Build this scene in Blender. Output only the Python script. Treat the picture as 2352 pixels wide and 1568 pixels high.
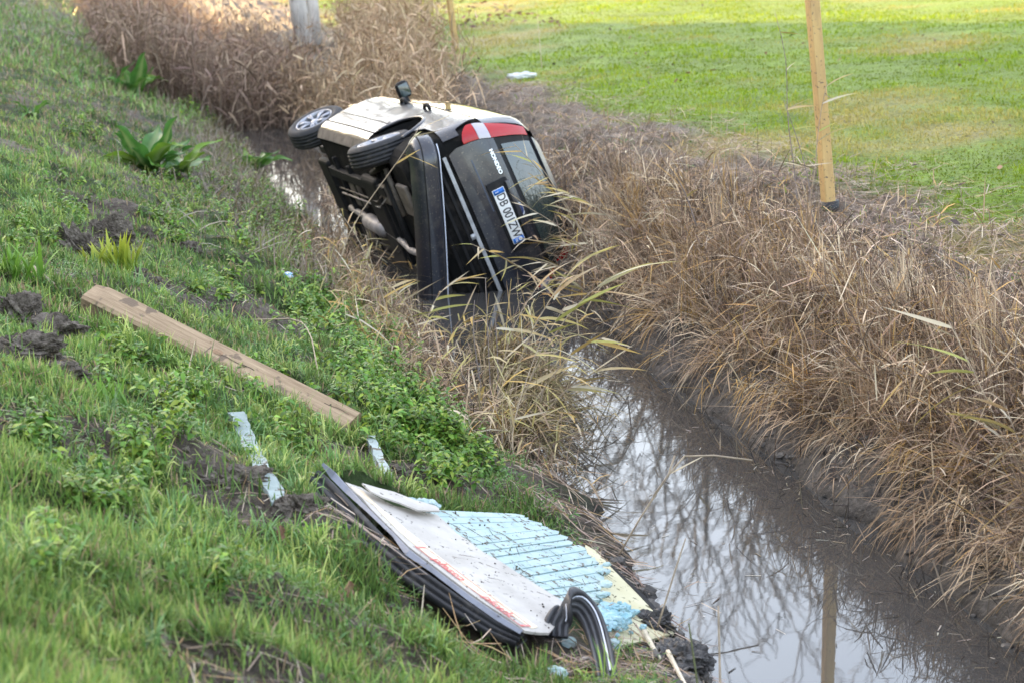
import bpy, math, random
import numpy as np
from mathutils import Matrix, Vector

for o in list(bpy.data.objects):
    bpy.data.objects.remove(o)
scene = bpy.context.scene
col = scene.collection
R = math.radians
rng = np.random.default_rng(11)
random.seed(5)

# ------------------------------------------------------------------ camera
HC, PITCH, ROLL = 3.6, R(12.7), R(3.5)
FPX = 8200 / 4096 * 2352
fw = np.array([0, math.cos(PITCH), -math.sin(PITCH)])
_r0 = np.array([1.0, 0, 0]); _u0 = np.cross(_r0, fw)
rt = math.cos(ROLL) * _r0 - math.sin(ROLL) * _u0
upv = math.sin(ROLL) * _r0 + math.cos(ROLL) * _u0
CAM = np.array([0, 0, HC])
cd = bpy.data.cameras.new('camera'); cam = bpy.data.objects.new('camera', cd); col.objects.link(cam)
cam.matrix_world = Matrix(((rt[0], upv[0], -fw[0], 0), (rt[1], upv[1], -fw[1], 0), (rt[2], upv[2], -fw[2], HC), (0, 0, 0, 1)))
cd.sensor_width = 36; cd.lens = FPX / 2352 * 36; cd.clip_end = 2000; cd.clip_start = 0.05
cd.dof.use_dof = True; cd.dof.focus_distance = 12.3; cd.dof.aperture_fstop = 3.4
scene.camera = cam

# ------------------------------------------------------------------ sky, sun, exposure
SUN_EL, SUN_AZ = R(13), R(-50)        # azimuth from +Y (straight ahead), negative = to the left
world = bpy.data.worlds.new('World'); scene.world = world; world.use_nodes = True
wn = world.node_tree; wn.nodes.clear()
sky = wn.nodes.new('ShaderNodeTexSky'); sky.sky_type = 'NISHITA'; sky.sun_disc = False
sky.sun_elevation = SUN_EL; sky.sun_rotation = SUN_AZ
sky.air_density = 1.0; sky.dust_density = 3.0; sky.ozone_density = 1.0
bg = wn.nodes.new('ShaderNodeBackground'); bg.inputs['Strength'].default_value = 0.15
wo = wn.nodes.new('ShaderNodeOutputWorld')
# thin pale high cloud over the clear sky
wc = wn.nodes.new('ShaderNodeTexCoord'); wnz = wn.nodes.new('ShaderNodeTexNoise'); wnz.inputs['Scale'].default_value = 2.2; wnz.inputs['Detail'].default_value = 5
wmp = wn.nodes.new('ShaderNodeMapping'); wmp.inputs['Scale'].default_value = (1, 1, 2.5); wn.links.new(wc.outputs['Generated'], wmp.inputs[0]); wn.links.new(wmp.outputs[0], wnz.inputs['Vector'])
wr = wn.nodes.new('ShaderNodeMapRange'); wr.inputs[1].default_value = .3; wr.inputs[2].default_value = .7; wr.inputs[3].default_value = .25; wr.inputs[4].default_value = .55; wn.links.new(wnz.outputs[0], wr.inputs[0])
wx = wn.nodes.new('ShaderNodeMix'); wx.data_type = 'RGBA'; wn.links.new(wr.outputs[0], wx.inputs[0]); wn.links.new(sky.outputs[0], wx.inputs[6]); wx.inputs[7].default_value = (3.15, 3.1, 3.3, 1)
wn.links.new(wx.outputs[2], bg.inputs[0]); wn.links.new(bg.outputs[0], wo.inputs[0])
sd = bpy.data.lights.new('sun', 'SUN'); sd.energy = 3.6; sd.angle = R(0.5); sd.color = (1.0, 0.62, 0.24)
sun = bpy.data.objects.new('sun', sd); col.objects.link(sun)
sdir = np.array([math.sin(SUN_AZ) * math.cos(SUN_EL), math.cos(SUN_AZ) * math.cos(SUN_EL), math.sin(SUN_EL)])
sun.rotation_euler = Vector(sdir).to_track_quat('Z', 'Y').to_euler()
scene.view_settings.view_transform = 'Standard'; scene.view_settings.look = 'None'
scene.view_settings.exposure = 2.7; scene.view_settings.gamma = 1
scene.cycles.use_denoising = True
scene.cycles.max_bounces = 6; scene.cycles.transparent_max_bounces = 4

# ------------------------------------------------------------------ small maths
def ray(px, py):
    px = np.asarray(px, float)[..., None]; py = np.asarray(py, float)[..., None]
    return fw + (px - 1176) / FPX * rt - (py - 784) / FPX * upv
def un(px, py, z):
    d = ray(px, py); return CAM + (z - HC) / d[2] * d
def und(px, py, depth):
    return CAM + ray(px, py) * depth
def pj(X):
    v = np.asarray(X, float) - CAM; d = v @ fw; d = np.where(d > .1, d, .1)
    return 1176 + FPX * (v @ rt) / d, 784 - FPX * (v @ upv) / d, v @ fw
def hsh(i, j, s):
    v = np.sin(i * 127.1 + j * 311.7 + s * 74.7) * 43758.5453
    return v - np.floor(v)
def vn(x, y, s=0):
    x = np.asarray(x, float); y = np.asarray(y, float)
    i = np.floor(x); j = np.floor(y); f = x - i; g = y - j
    f = f * f * (3 - 2 * f); g = g * g * (3 - 2 * g)
    a = hsh(i, j, s); b = hsh(i + 1, j, s); c = hsh(i, j + 1, s); d = hsh(i + 1, j + 1, s)
    return (a + (b - a) * f) * (1 - g) + (c + (d - c) * f) * g
def fbm(x, y, s=0, o=3):
    r = 0; a = .5; t = 0
    for k in range(o):
        r = r + a * vn(x * 2 ** k, y * 2 ** k, s + k * 7); t += a; a *= .5
    return r / t

# panel plane (debris panel resting on the left bank)
PA, PB, PC = un(800, 1110, .84), un(1200, 1440, .46), un(1550, 1450, .10)
PN = np.cross(PC - PA, PB - PA); PN /= np.linalg.norm(PN)
if PN[2] < 0: PN = -PN
def onp(px, py, off=0.0):
    d = ray(px, py); t = ((PA - CAM) @ PN + off) / (d @ PN); return CAM + t * d
def plane_z(x, y):
    return PA[2] - ((x - PA[0]) * PN[0] + (y - PA[1]) * PN[1]) / PN[2]
panel_poly = np.array([onp(*p)[:2] for p in ((740, 1090), (830, 1095), (1010, 1150), (1200, 1170), (1400, 1290), (1570, 1450), (1440, 1490), (1270, 1480), (1160, 1460), (960, 1340))])
skirt_poly = np.array([onp(*p)[:2] for p in ((700, 1070), (745, 1062), (850, 1160), (950, 1255), (1080, 1360), (1230, 1460), (1225, 1545), (1130, 1500), (1000, 1420), (860, 1310), (720, 1160))])
def in_poly(x, y, poly):
    ins = np.zeros(np.shape(x), bool); n = len(poly)
    for i in range(n):
        x0, y0 = poly[i]; x1, y1 = poly[(i + 1) % n]
        c = ((y0 > y) != (y1 > y)) & (x < (x1 - x0) * (y - y0) / (y1 - y0 + 1e-12) + x0)
        ins ^= c
    return ins

# ------------------------------------------------------------------ terrain
YK = [-10, 6, 8.7, 11.4, 12.4, 13.4, 15.3, 17, 20, 25.5, 32, 45, 70, 400]
XK = [4.6, 2.0, 1.56, 1.08, .84, .56, .12, -.14, -.9, -2.25, -3.7, -6.6, -12, -90]
HK = [.74, .74, .74, .63, .67, .77, .79, .76, .72, .6, .5, .5, .5, .5]
def xc(y): return np.interp(y, YK, XK)
def hw(y): return np.interp(y, YK, HK)
def edgeL(y): return xc(y) - hw(y) + .16 * (fbm(y * 1.1, y * 0 + 3.3, 2) - .5) + .08 * (vn(y * 4.2, 0 * y, 8) - .5)
def edgeR(y): return xc(y) + hw(y) + .16 * (fbm(y * 1.3, y * 0 + 9.1, 4) - .5) + .10 * (vn(y * 4.7, 0 * y, 5) - .5)
TIMBER = None
def hgt(x, y, carve=True):
    x = np.asarray(x, float); y = np.asarray(y, float)
    dl = edgeL(y) - x; dr = x - edgeR(y)
    zl = np.interp(dl, [0, .06, .14, .5, 1.35, 2.8, 4.2, 6, 12, 60], [0, .05, .10, .26, .68, 1.33, 1.72, 1.88, 1.95, 1.95])
    zr = np.interp(dr, [0, .07, .40, .75, 1.1, 1.8, 5, 30, 90], [0, .07, .34, .60, .76, .86, .93, 1.1, 1.3])
    bump = fbm(x * 1.3, y * 1.3, 21) - .5; b2 = fbm(x * 5, y * 5, 31) - .5; b3 = fbm(x * 14, y * 14, 41) - .5
    al = np.clip(dl / .8, 0, 1); ar = np.clip(dr / .5, 0, 1)
    lump = np.clip(vn(x * 2.3, y * 2.3, 77) - .62, 0, 1)
    zl = zl + al * (.30 * bump + .13 * b2 + .035 * b3 + .22 * lump)
    far = np.clip((dr - 1.8) / 1.5, 0, 1)
    zr = zr + ar * ((.18 * bump + .12 * b2) * (1 - .6 * far)) + np.clip(dr / .15, 0, 1) * (.16 * b3 + .09 * (np.abs(fbm(x * 9, y * 9, 55) - .5) * 2 - .25) + .02 * (vn(x * 30, y * 30, 6) - .5)) * (1 - .8 * far)
    mid = np.minimum(dl, dr)  # both negative in the channel
    zw = -.5 * (1 - np.exp(np.minimum(np.maximum(dl, dr), 0) * 6)) - .012
    z = np.where(dl > 0, zl, np.where(dr > 0, zr, zw))
    if carve:
        m = in_poly(x, y, panel_poly)
        z = np.where(m, np.minimum(z, plane_z(x, y) - .06), z)
        z = np.where(in_poly(x, y, skirt_poly), np.minimum(z, plane_z(x, y) - .17), z)
        if TIMBER is not None:
            a, b_ = TIMBER; ab = (b_ - a)[:2]; t = np.clip(((x - a[0]) * ab[0] + (y - a[1]) * ab[1]) / (ab @ ab), -.05, 1.0)
            dd_ = np.hypot(x - a[0] - t * ab[0], y - a[1] - t * ab[1])
            z = np.where(dd_ < .30, np.minimum(z, a[2] + t * (b_[2] - a[2]) - .02 - .02 * (t < .6) + np.clip(dd_ - .12, 0, 1) * .8), z)
    return z
def dL(x, y): return edgeL(y) - x
def dR(x, y): return x - edgeR(y)
def at(px, py, t0=4.0):
    d_ = ray(px, py)
    zlo, zhi = -.3, 2.6; ta = max(t0, (zhi - HC) / d_[2]) if d_[2] < 0 else t0; tb = min(90, (zlo - HC) / d_[2]) if d_[2] < 0 else 90
    for n_ in (60, 12):
        t = np.linspace(ta, tb, n_); q = CAM + d_[None] * t[:, None]; below = np.nonzero(q[:, 2] < hgt(q[:, 0], q[:, 1]))[0]
        if not len(below): return q[-1]
        i = below[0]; ta, tb = t[max(i - 1, 0)], t[i]
    return q[i]

TIMBER = (at(215, 745) + [0, 0, .06], at(808, 985))
SOILP = [(at(px, py)[:2], r_) for px, py, r_ in ((110, 745, .45), (90, 850, .45), (30, 800, .4), (200, 560, .35), (130, 410, .35), (690, 1180, .22), (560, 1120, .22), (420, 575, .22), (1040, 1350, .25), (900, 1290, .2), (1400, 1530, .3), (1280, 1540, .25))]
def bare(x, y):
    b_ = fbm(x * 1.25, y * 1.25, 61)      # low = bare soil
    for (c, r_) in SOILP: b_ = b_ - .20 * np.exp(-((x - c[0]) ** 2 + (y - c[1]) ** 2) / r_ ** 2)
    return b_
# ------------------------------------------------------------------ materials
MATS = {}
def mat(name, color=(.5, .5, .5), rough=.6, metal=0.0, spec=.5, **kw):
    if name in MATS: return MATS[name]
    m = bpy.data.materials.new(name); m.use_nodes = True; nt = m.node_tree; b = nt.nodes['Principled BSDF']
    b.inputs['Base Color'].default_value = (*color, 1); b.inputs['Roughness'].default_value = rough
    b.inputs['Metallic'].default_value = metal; b.inputs['Specular IOR Level'].default_value = spec
    L = nt.links; N = nt.nodes.new
    if 'coat' in kw: b.inputs['Coat Weight'].default_value = kw['coat']; b.inputs['Coat Roughness'].default_value = kw.get('coatr', .05)
    if 'var' in kw or 'bump' in kw or 'c2' in kw:
        tc = N('ShaderNodeTexCoord'); mp = N('ShaderNodeMapping'); L.new(tc.outputs['Object'], mp.inputs[0])
        mp.inputs['Scale'].default_value = kw.get('stretch', (1, 1, 1))
        no = N('ShaderNodeTexNoise'); no.inputs['Scale'].default_value = kw.get('scale', 8); no.inputs['Detail'].default_value = 8; no.inputs['Roughness'].default_value = .65
        L.new(mp.outputs[0], no.inputs['Vector'])
        rp = N('ShaderNodeValToRGB'); lo, hi = kw.get('ramp', (.35, .65)); rp.color_ramp.elements[0].position = lo; rp.color_ramp.elements[1].position = hi
        v = kw.get('var', .3); c2 = kw.get('c2', tuple(min(1, c * (1 + v)) for c in color)); c1 = color if 'c2' in kw else tuple(c * (1 - v) for c in color)
        rp.color_ramp.elements[0].color = (*c1, 1); rp.color_ramp.elements[1].color = (*c2, 1)
        L.new(no.outputs[0], rp.inputs[0]); last = rp.outputs[0]
        if 'speck' in kw:   # small dirt specks
            sc, thr, sc_c = kw['speck']
            n2 = N('ShaderNodeTexNoise'); n2.inputs['Scale'].default_value = sc; n2.inputs['Detail'].default_value = 3; L.new(tc.outputs['Object'], n2.inputs['Vector'])
            r2 = N('ShaderNodeValToRGB'); r2.color_ramp.elements[0].position = thr; r2.color_ramp.elements[1].position = thr + .04
            L.new(n2.outputs[0], r2.inputs[0]); mx = N('ShaderNodeMix'); mx.data_type = 'RGBA'
            L.new(r2.outputs[0], mx.inputs[0]); L.new(last, mx.inputs[6]); mx.inputs[7].default_value = (*sc_c, 1); last = mx.outputs[2]
        L.new(last, b.inputs['Base Color'])
        if 'rvar' in kw:
            mr = N('ShaderNodeMapRange'); mr.inputs[3].default_value = rough; mr.inputs[4].default_value = kw['rvar']; L.new(no.outputs[0], mr.inputs[0]); L.new(mr.outputs[0], b.inputs['Roughness'])
        if 'bump' in kw:
            nb = N('ShaderNodeTexNoise'); nb.inputs['Scale'].default_value = kw.get('bscale', kw.get('scale', 8) * 3); nb.inputs['Detail'].default_value = 6
            L.new(mp.outputs[0], nb.inputs['Vector'])
            bp = N('ShaderNodeBump'); bp.inputs['Strength'].default_value = kw['bump']; bp.inputs['Distance'].default_value = kw.get('bdist', .02); L.new(nb.outputs[0], bp.inputs['Height']); L.new(bp.outputs[0], b.inputs['Normal'])
    MATS[name] = m
    return m
def leafmat(name, transl=.35, rough=.5, spec=.25):
    m = bpy.data.materials.new(name); m.use_nodes = True; nt = m.node_tree; b = nt.nodes['Principled BSDF']
    at_ = nt.nodes.new('ShaderNodeAttribute'); at_.attribute_name = 'col'
    b.inputs['Roughness'].default_value = rough; b.inputs['Specular IOR Level'].default_value = spec
    nt.links.new(at_.outputs['Color'], b.inputs['Base Color'])
    tr = nt.nodes.new('ShaderNodeBsdfTranslucent'); nt.links.new(at_.outputs['Color'], tr.inputs[0])
    mx = nt.nodes.new('ShaderNodeMixShader'); mx.inputs[0].default_value = transl
    nt.links.new(b.outputs[0], mx.inputs[1]); nt.links.new(tr.outputs[0], mx.inputs[2]); nt.links.new(mx.outputs[0], nt.nodes['Material Output'].inputs[0])
    return m
GREEN = leafmat('green_blade', .27, .42, .36)
TURF = leafmat('turf_blade', .30, .7, .06)
DRY = leafmat('dry_blade', .12, .8, .05)
BARK = mat('bark', (.10, .085, .07), .9, var=.4, scale=6)
PALEBARK = mat('pale_bark', (.58, .54, .49), .85, var=.35, scale=3, stretch=(1, 1, .4))

# ------------------------------------------------------------------ object helpers
def tag(o, label=None, cat=None, group=None, kind=None):
    if label: o['label'] = label
    if cat: o['category'] = cat
    if group: o['group'] = group
    if kind: o['kind'] = kind
    return o
def empty(name, loc, label=None, cat=None, group=None):
    o = bpy.data.objects.new(name, None); o.location = loc; o.empty_display_size = .1; col.objects.link(o)
    return tag(o, label, cat, group)
def raw_mesh(name, v, faces, smooth=True, cols=None):
    me = bpy.data.meshes.new(name); v = np.asarray(v, np.float32)
    if isinstance(faces, np.ndarray):
        n, k = faces.shape
        me.vertices.add(len(v)); me.vertices.foreach_set('co', v.ravel())
        me.loops.add(n * k); me.loops.foreach_set('vertex_index', faces.astype(np.int32).ravel())
        me.polygons.add(n); me.polygons.foreach_set('loop_start', (np.arange(n) * k).astype(np.int32))
        me.update(calc_edges=True)
    else:
        me.from_pydata(v.tolist(), [], [list(map(int, f)) for f in faces])
    me.polygons.foreach_set('use_smooth', np.full(len(me.polygons), smooth, bool))
    if cols is not None:
        a = me.color_attributes.new('col', 'FLOAT_COLOR', 'POINT')
        c = np.ones((len(v), 4), np.float32); c[:, :3] = cols; a.data.foreach_set('color', c.ravel())
    me.update(); return me
def obj(name, v, faces, m, parent=None, smooth=True, cols=None, local=False, label=None, cat=None, group=None, kind=None):
    v = np.asarray(v, float)
    if parent is not None:
        loc = None
        if not local:
            q = parent
            while q is not None: v = v - np.array(q.location); q = q.parent
    else:
        loc = np.array([v[:, 0].mean(), v[:, 1].mean(), v[:, 2].min()]); v = v - loc
    me = raw_mesh(name, v, faces, smooth, cols); me.materials.append(m)
    o = bpy.data.objects.new(name, me); col.objects.link(o)
    if parent is not None: o.parent = parent
    else: o.location = loc
    return tag(o, label, cat, group, kind)
def inst(name, me, parent, M):
    o = bpy.data.objects.new(name, me); col.objects.link(o); o.parent = parent; o.matrix_local = M; return o
def box_vf(c, s, ax=None):
    c = np.asarray(c, float); s = np.asarray(s, float) / 2
    v = np.array([[i, j, k] for i in (-1, 1) for j in (-1, 1) for k in (-1, 1)]) * s
    if ax is not None: v = v @ np.asarray(ax)
    f = [[0, 1, 3, 2], [4, 6, 7, 5], [0, 4, 5, 1], [2, 3, 7, 6], [0, 2, 6, 4], [1, 5, 7, 3]]
    return v + c, f
def tube_vf(path, rad, n=8, cap=True):
    path = np.asarray(path, float); rad = np.broadcast_to(rad, len(path)); T = np.gradient(path, axis=0); T /= np.linalg.norm(T, axis=1)[:, None] + 1e-9
    ref = np.array([0, 0, 1.0]) if abs(T[0, 2]) < .9 else np.array([1.0, 0, 0])
    v = []; a = np.linspace(0, 2 * np.pi, n, endpoint=False)
    for p, t, r_ in zip(path, T, rad):
        s = np.cross(t, ref); s /= np.linalg.norm(s) + 1e-9; b = np.cross(s, t); ref = b
        v.append(p + r_ * (np.cos(a)[:, None] * s + np.sin(a)[:, None] * b))
    v = np.concatenate(v); f = []
    for i in range(len(path) - 1):
        for j in range(n): f.append([i * n + j, i * n + (j + 1) % n, (i + 1) * n + (j + 1) % n, (i + 1) * n + j])
    if cap: f.append(list(range(n))[::-1]); f.append([(len(path) - 1) * n + j for j in range(n)])
    return v, f
def merge(parts):
    V, F, k = [], [], 0
    for v, f in parts:
        V.append(np.asarray(v, float)); F += [[i + k for i in q] for q in f]; k += len(v)
    return np.concatenate(V), F
def prism_vf(poly, nrm, th):
    p = np.asarray(poly, float); n = len(p); v = np.concatenate([p, p - np.asarray(nrm) * th])
    f = [list(range(n)), list(range(2 * n - 1, n - 1, -1))] + [[i, i + n, (i + 1) % n + n, (i + 1) % n] for i in range(n)]
    return v, f
def lathe_vf(prof, n=32, axis='y'):
    prof = np.asarray(prof, float); a = np.linspace(0, 2 * np.pi, n, endpoint=False); v = []
    for r_, h in prof: v += [[r_ * math.cos(t), h, r_ * math.sin(t)] for t in a]
    f = []
    for i in range(len(prof) - 1):
        for j in range(n): f.append([i * n + j, i * n + (j + 1) % n, (i + 1) * n + (j + 1) % n, (i + 1) * n + j])
    return np.array(v), f
def bevel(o, w=.01, seg=2):
    b = o.modifiers.new('bevel', 'BEVEL'); b.width = w; b.segments = seg; b.limit_method = 'ANGLE'; return o

def arcs(base, L, az, elev, droop, w, S=4, shape=((0, .35, .75, 1), (.65, 1, .7, .06)), sidej=.6):
    """N ribbons; returns verts (N,S,2,3) and faces"""
    N = len(base); t = np.linspace(0, 1, S)[None, :]
    L = np.broadcast_to(L, N)[:, None]; elev = np.broadcast_to(elev, N)[:, None]; droop = np.broadcast_to(droop, N)[:, None]; az = np.broadcast_to(az, N)
    hx = L * t * np.cos(elev); hz = L * (np.sin(elev) * t - droop * t * t)
    P = np.stack([base[:, 0, None] + hx * np.cos(az)[:, None], base[:, 1, None] + hx * np.sin(az)[:, None], base[:, 2, None] + hz], -1)
    a2 = az + np.pi / 2 + rng.normal(0, sidej, N); sd_ = np.stack([np.cos(a2), np.sin(a2), rng.normal(0, .35, N)], -1); sd_ /= np.linalg.norm(sd_, axis=1)[:, None]
    ww = np.broadcast_to(w, N)[:, None] * np.interp(t[0], *shape)[None]
    V = P[:, :, None, :] + np.array([-.5, .5])[None, None, :, None] * (sd_[:, None, None, :] * ww[:, :, None, None])
    return V
def ribbon_faces(N, S):
    b = (np.arange(N) * S * 2)[:, None, None]; i = np.arange(S - 1)[None, :, None] * 2
    return (b + i + np.array([0, 1, 3, 2])[None, None, :]).reshape(-1, 4)
class Stuff:
    def __init__(self): self.v = []; self.f = []; self.c = []; self.n = 0
    def add(self, V, cols, tip=None):
        N, S = V.shape[:2]; f = ribbon_faces(N, S) + self.n
        c = np.repeat(cols[:, None, :], S, 1)
        if tip is not None: c = c + (tip[:, None, :] - c) * (np.linspace(0, 1, S)[None, :, None] ** 1.5)
        self.c.append(np.repeat(c[:, :, None, :], 2, 2).reshape(-1, 3)); self.v.append(V.reshape(-1, 3)); self.f.append(f); self.n += N * S * 2
    def build(self, name, m, label, cat, parent=None, kind='stuff'):
        return obj(name, np.concatenate(self.v), np.concatenate(self.f), m, parent=parent, cols=np.clip(np.concatenate(self.c), 0, 1), label=label, cat=cat, kind=kind)
def pal(N, cols, jit=.15, w=None):
    cols = np.array(cols); k = rng.choice(len(cols), N, p=w); c = cols[k]
    return np.clip(c * (1 + rng.normal(0, jit, (N, 1))) * (1 + rng.normal(0, jit * .15, (N, 3))), .004, 1)
def inview(x, y, z, mx=350, top=260, bot=420):
    px, py, d = pj(np.stack([x, y, z], -1)); return (d > 1) & (px > -mx) & (px < 2352 + mx) & (py > -top) & (py < 1568 + bot)
def scatter(n, y0, y1, off0, off1, side, dens=None, grad=1.0):
    """n candidate points; y spread with more near camera (grad), offset from water edge on side"""
    u = rng.random(n); y = (y0 ** -grad + u * (y1 ** -grad - y0 ** -grad)) ** (-1 / grad) if grad else y0 + u * (y1 - y0)
    d = off0 + rng.random(n) * (off1 - off0)
    x = edgeL(y) - d if side < 0 else edgeR(y) + d
    z = hgt(x, y); k = inview(x, y, z)
    x, y, z, d = x[k], y[k], z[k], d[k]
    k = ~in_poly(x, y, panel_poly)
    x, y, z, d = x[k], y[k], z[k], d[k]
    if dens is not None:
        k = rng.random(len(x)) < dens(x, y, d); x, y, z, d = x[k], y[k], z[k], d[k]
    return np.stack([x, y, z], -1), d

# ------------------------------------------------------------------ ground sheet
ys = np.concatenate([np.arange(-6, 4, .5), np.arange(4, 18, .05), np.arange(18, 32, .14), np.arange(32, 60, .5), np.arange(60, 400, 17)])
offs = np.concatenate([-np.geomspace(200, 6.2, 26), np.arange(-6, -3.2, .12), np.arange(-3.2, .3, .055), np.arange(.3, 1.9, .03), np.arange(1.9, 3.2, .055), np.arange(3.2, 6, .12), np.geomspace(6.1, 200, 32)])
Y, O = np.meshgrid(ys, offs, indexing='ij'); X = xc(Y) + O; Z = hgt(X, Y)
nr, nc = Y.shape; gv = np.stack([X, Y, Z], -1).reshape(-1, 3)
ii = (np.arange(nr - 1)[:, None] * nc + np.arange(nc - 1)[None]).ravel()
gf = np.stack([ii, ii + 1, ii + nc + 1, ii + nc], -1)
gx, gy, gz = gv.T; gl = dL(gx, gy); gr = dR(gx, gy)
n1 = fbm(gx * 1.1, gy * 1.1, 3); n2 = fbm(gx * 6, gy * 6, 13); n3 = fbm(gx * .35, gy * .35, 23)
soil = np.array([.085, .066, .05]); moss = np.array([.045, .075, .02]); mud = np.array([.13, .115, .102]); wetmud = np.array([.05, .044, .038])
straw = np.array([.20, .155, .115]); lawn = np.array([.15, .23, .016]); dryl = np.array([.30, .25, .08])
def mixc(a, b, t): return a + (b - a) * np.clip(t, 0, 1)[:, None]
cl = mixc(np.tile(soil, (len(gx), 1)), moss, (bare(gx, gy) - .30) * 6); cl = mixc(cl, straw * .6, (n2 - .55) * 5)
cl = mixc(cl, wetmud, 1 - gl / .22)
cr = mixc(np.tile(mud, (len(gx), 1)), straw * .42, (gr - .75) * 3 + (n2 - .5) * 3)  # straw darkened under the reeds to paint in their shaded gaps
cr = mixc(cr, wetmud, 1 - gr / .07 + (gr < .9) * 2.2 * (fbm(gx * 4, gy * 4, 95) - .56))
cr = mixc(cr, straw * .9, (gr - 1.5) * 2)
cr = mixc(cr, lawn * (.7 + .7 * fbm(gx * 2.2, gy * 1.6, 53))[:, None], (gr - 2.3 - 1.5 * (n1 - .5)) * 1.6)
cr = np.where((gr > 2)[:, None], mixc(cr, dryl, (n3 - .62) * 5 + (n1 - .5) * 2.0), cr)
gc = np.where((gl > 0)[:, None], cl, np.where((gr > 0)[:, None], cr, wetmud[None]))
gc = gc * (1 + .5 * (n2 - .5))[:, None]
gm = bpy.data.materials.new('ground'); gm.use_nodes = True; nt = gm.node_tree; b = nt.nodes['Principled BSDF']
a_ = nt.nodes.new('ShaderNodeAttribute'); a_.attribute_name = 'col'; tc = nt.nodes.new('ShaderNodeTexCoord')
nz = nt.nodes.new('ShaderNodeTexNoise'); nz.inputs['Scale'].default_value = 26; nz.inputs['Detail'].default_value = 9; nz.inputs['Roughness'].default_value = .7
nt.links.new(tc.outputs['Object'], nz.inputs['Vector'])
mr = nt.nodes.new('ShaderNodeMapRange'); mr.inputs[1].default_value = .3; mr.inputs[2].default_value = .7; mr.inputs[3].default_value = .4; mr.inputs[4].default_value = 1.6; nt.links.new(nz.outputs[0], mr.inputs[0])
mm = nt.nodes.new('ShaderNodeVectorMath'); mm.operation = 'SCALE'; nt.links.new(a_.outputs['Color'], mm.inputs[0]); nt.links.new(mr.outputs[0], mm.inputs['Scale']); nt.links.new(mm.outputs[0], b.inputs['Base Color'])
bp = nt.nodes.new('ShaderNodeBump'); bp.inputs['Strength'].default_value = 1.0; bp.inputs['Distance'].default_value = .05; nt.links.new(nz.outputs[0], bp.inputs['Height']); nt.links.new(bp.outputs[0], b.inputs['Normal'])
b.inputs['Roughness'].default_value = .52; b.inputs['Specular IOR Level'].default_value = .16
obj('ground', gv, gf, gm, cols=gc, kind='structure')

# ------------------------------------------------------------------ water
wy = np.concatenate([np.arange(2, 30, .5), np.arange(30, 45, 2)]); wv = []; wf = []
for i, y in enumerate(wy):
    wv += [[xc(y) - hw(y) - .35, y, 0], [xc(y) + hw(y) + .35, y, 0]]
    if i: wf.append([2 * i - 2, 2 * i - 1, 2 * i + 1, 2 * i])
wm = bpy.data.materials.new('ditch_water'); wm.use_nodes = True; nt = wm.node_tree; b = nt.nodes['Principled BSDF']
b.inputs['Base Color'].default_value = (.058, .056, .053, 1); b.inputs['Roughness'].default_value = .02; b.inputs['IOR'].default_value = 1.75; b.inputs['Specular IOR Level'].default_value = .5
tc = nt.nodes.new('ShaderNodeTexCoord'); geo = nt.nodes.new('ShaderNodeNewGeometry')
na = nt.nodes.new('ShaderNodeTexNoise'); na.inputs['Scale'].default_value = 6; na.inputs['Detail'].default_value = 3
nt.links.new(geo.outputs['Position'], na.inputs['Vector'])
ring = un(1975, 1535, 0)
sub = nt.nodes.new('ShaderNodeVectorMath'); sub.operation = 'DISTANCE'; nt.links.new(geo.outputs['Position'], sub.inputs[0]); sub.inputs[1].default_value = tuple(ring)
def math_(op, a, bb):
    n = nt.nodes.new('ShaderNodeMath'); n.operation = op
    for k, q in enumerate((a, bb)):
        if q is None: continue
        if isinstance(q, (int, float)): n.inputs[k].default_value = q
        else: nt.links.new(q, n.inputs[k])
    return n.outputs[0]
s1 = math_('SINE', math_('MULTIPLY', sub.outputs['Value'], 165.0), None)
s2 = math_('MAXIMUM', math_('SUBTRACT', 1.0, math_('MULTIPLY', sub.outputs['Value'], 5.0)), 0.0)
rg = math_('MULTIPLY', math_('MULTIPLY', s1, s2), .05)
hh = math_('ADD', math_('MULTIPLY', na.outputs[0], 1.0), rg)
bp = nt.nodes.new('ShaderNodeBump'); bp.inputs['Strength'].default_value = .007; bp.inputs['Distance'].default_value = .02; nt.links.new(hh, bp.inputs['Height']); nt.links.new(bp.outputs[0], b.inputs['Normal'])
obj('water', wv, wf, wm, kind='structure', smooth=False)
CARR = [[-0.30434, -0.32259, 0.89628], [0.95231, -0.08153, 0.29403], [-0.02178, 0.94302, 0.33202]]
CART = [-1.0555, 18.8149, 0.3807]
BUMP_ROT = ((19, (1, 2)), (6, (0, 1)))   # degrees, plane
BUMP_OFF = (-.07, -.03, -.03)
WHEELS = ((Vector((.02, .81, .26)), Matrix.Rotation(R(6), 4, 'X') @ Matrix.Rotation(R(-4), 4, 'Z'), 'rear wheel with pale alloy rim hanging low in its arch'),
          (Vector((2.80, .80, .30)), Matrix.Rotation(R(-4), 4, 'X') @ Matrix.Rotation(R(8), 4, 'Z'), 'front wheel with pale alloy rim pushed out of its arch'))
SHADE_ROW_END = 53.5  # how far the added sun-blocking evergreen row runs
# ------------------------------------------------------------------ the car (x forward, y left, z up, origin under the rear axle)
CAR_R = np.array(CARR); CAR_T = np.array(CART)
car = empty('overturned_car', (0, 0, 0), 'dark estate car lying on its right side in the ditch, wheels facing the grass bank', 'car')
car.matrix_world = Matrix([[*CAR_R[0], CAR_T[0]], [*CAR_R[1], CAR_T[1]], [*CAR_R[2], CAR_T[2]], [0, 0, 0, 1]])

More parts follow.
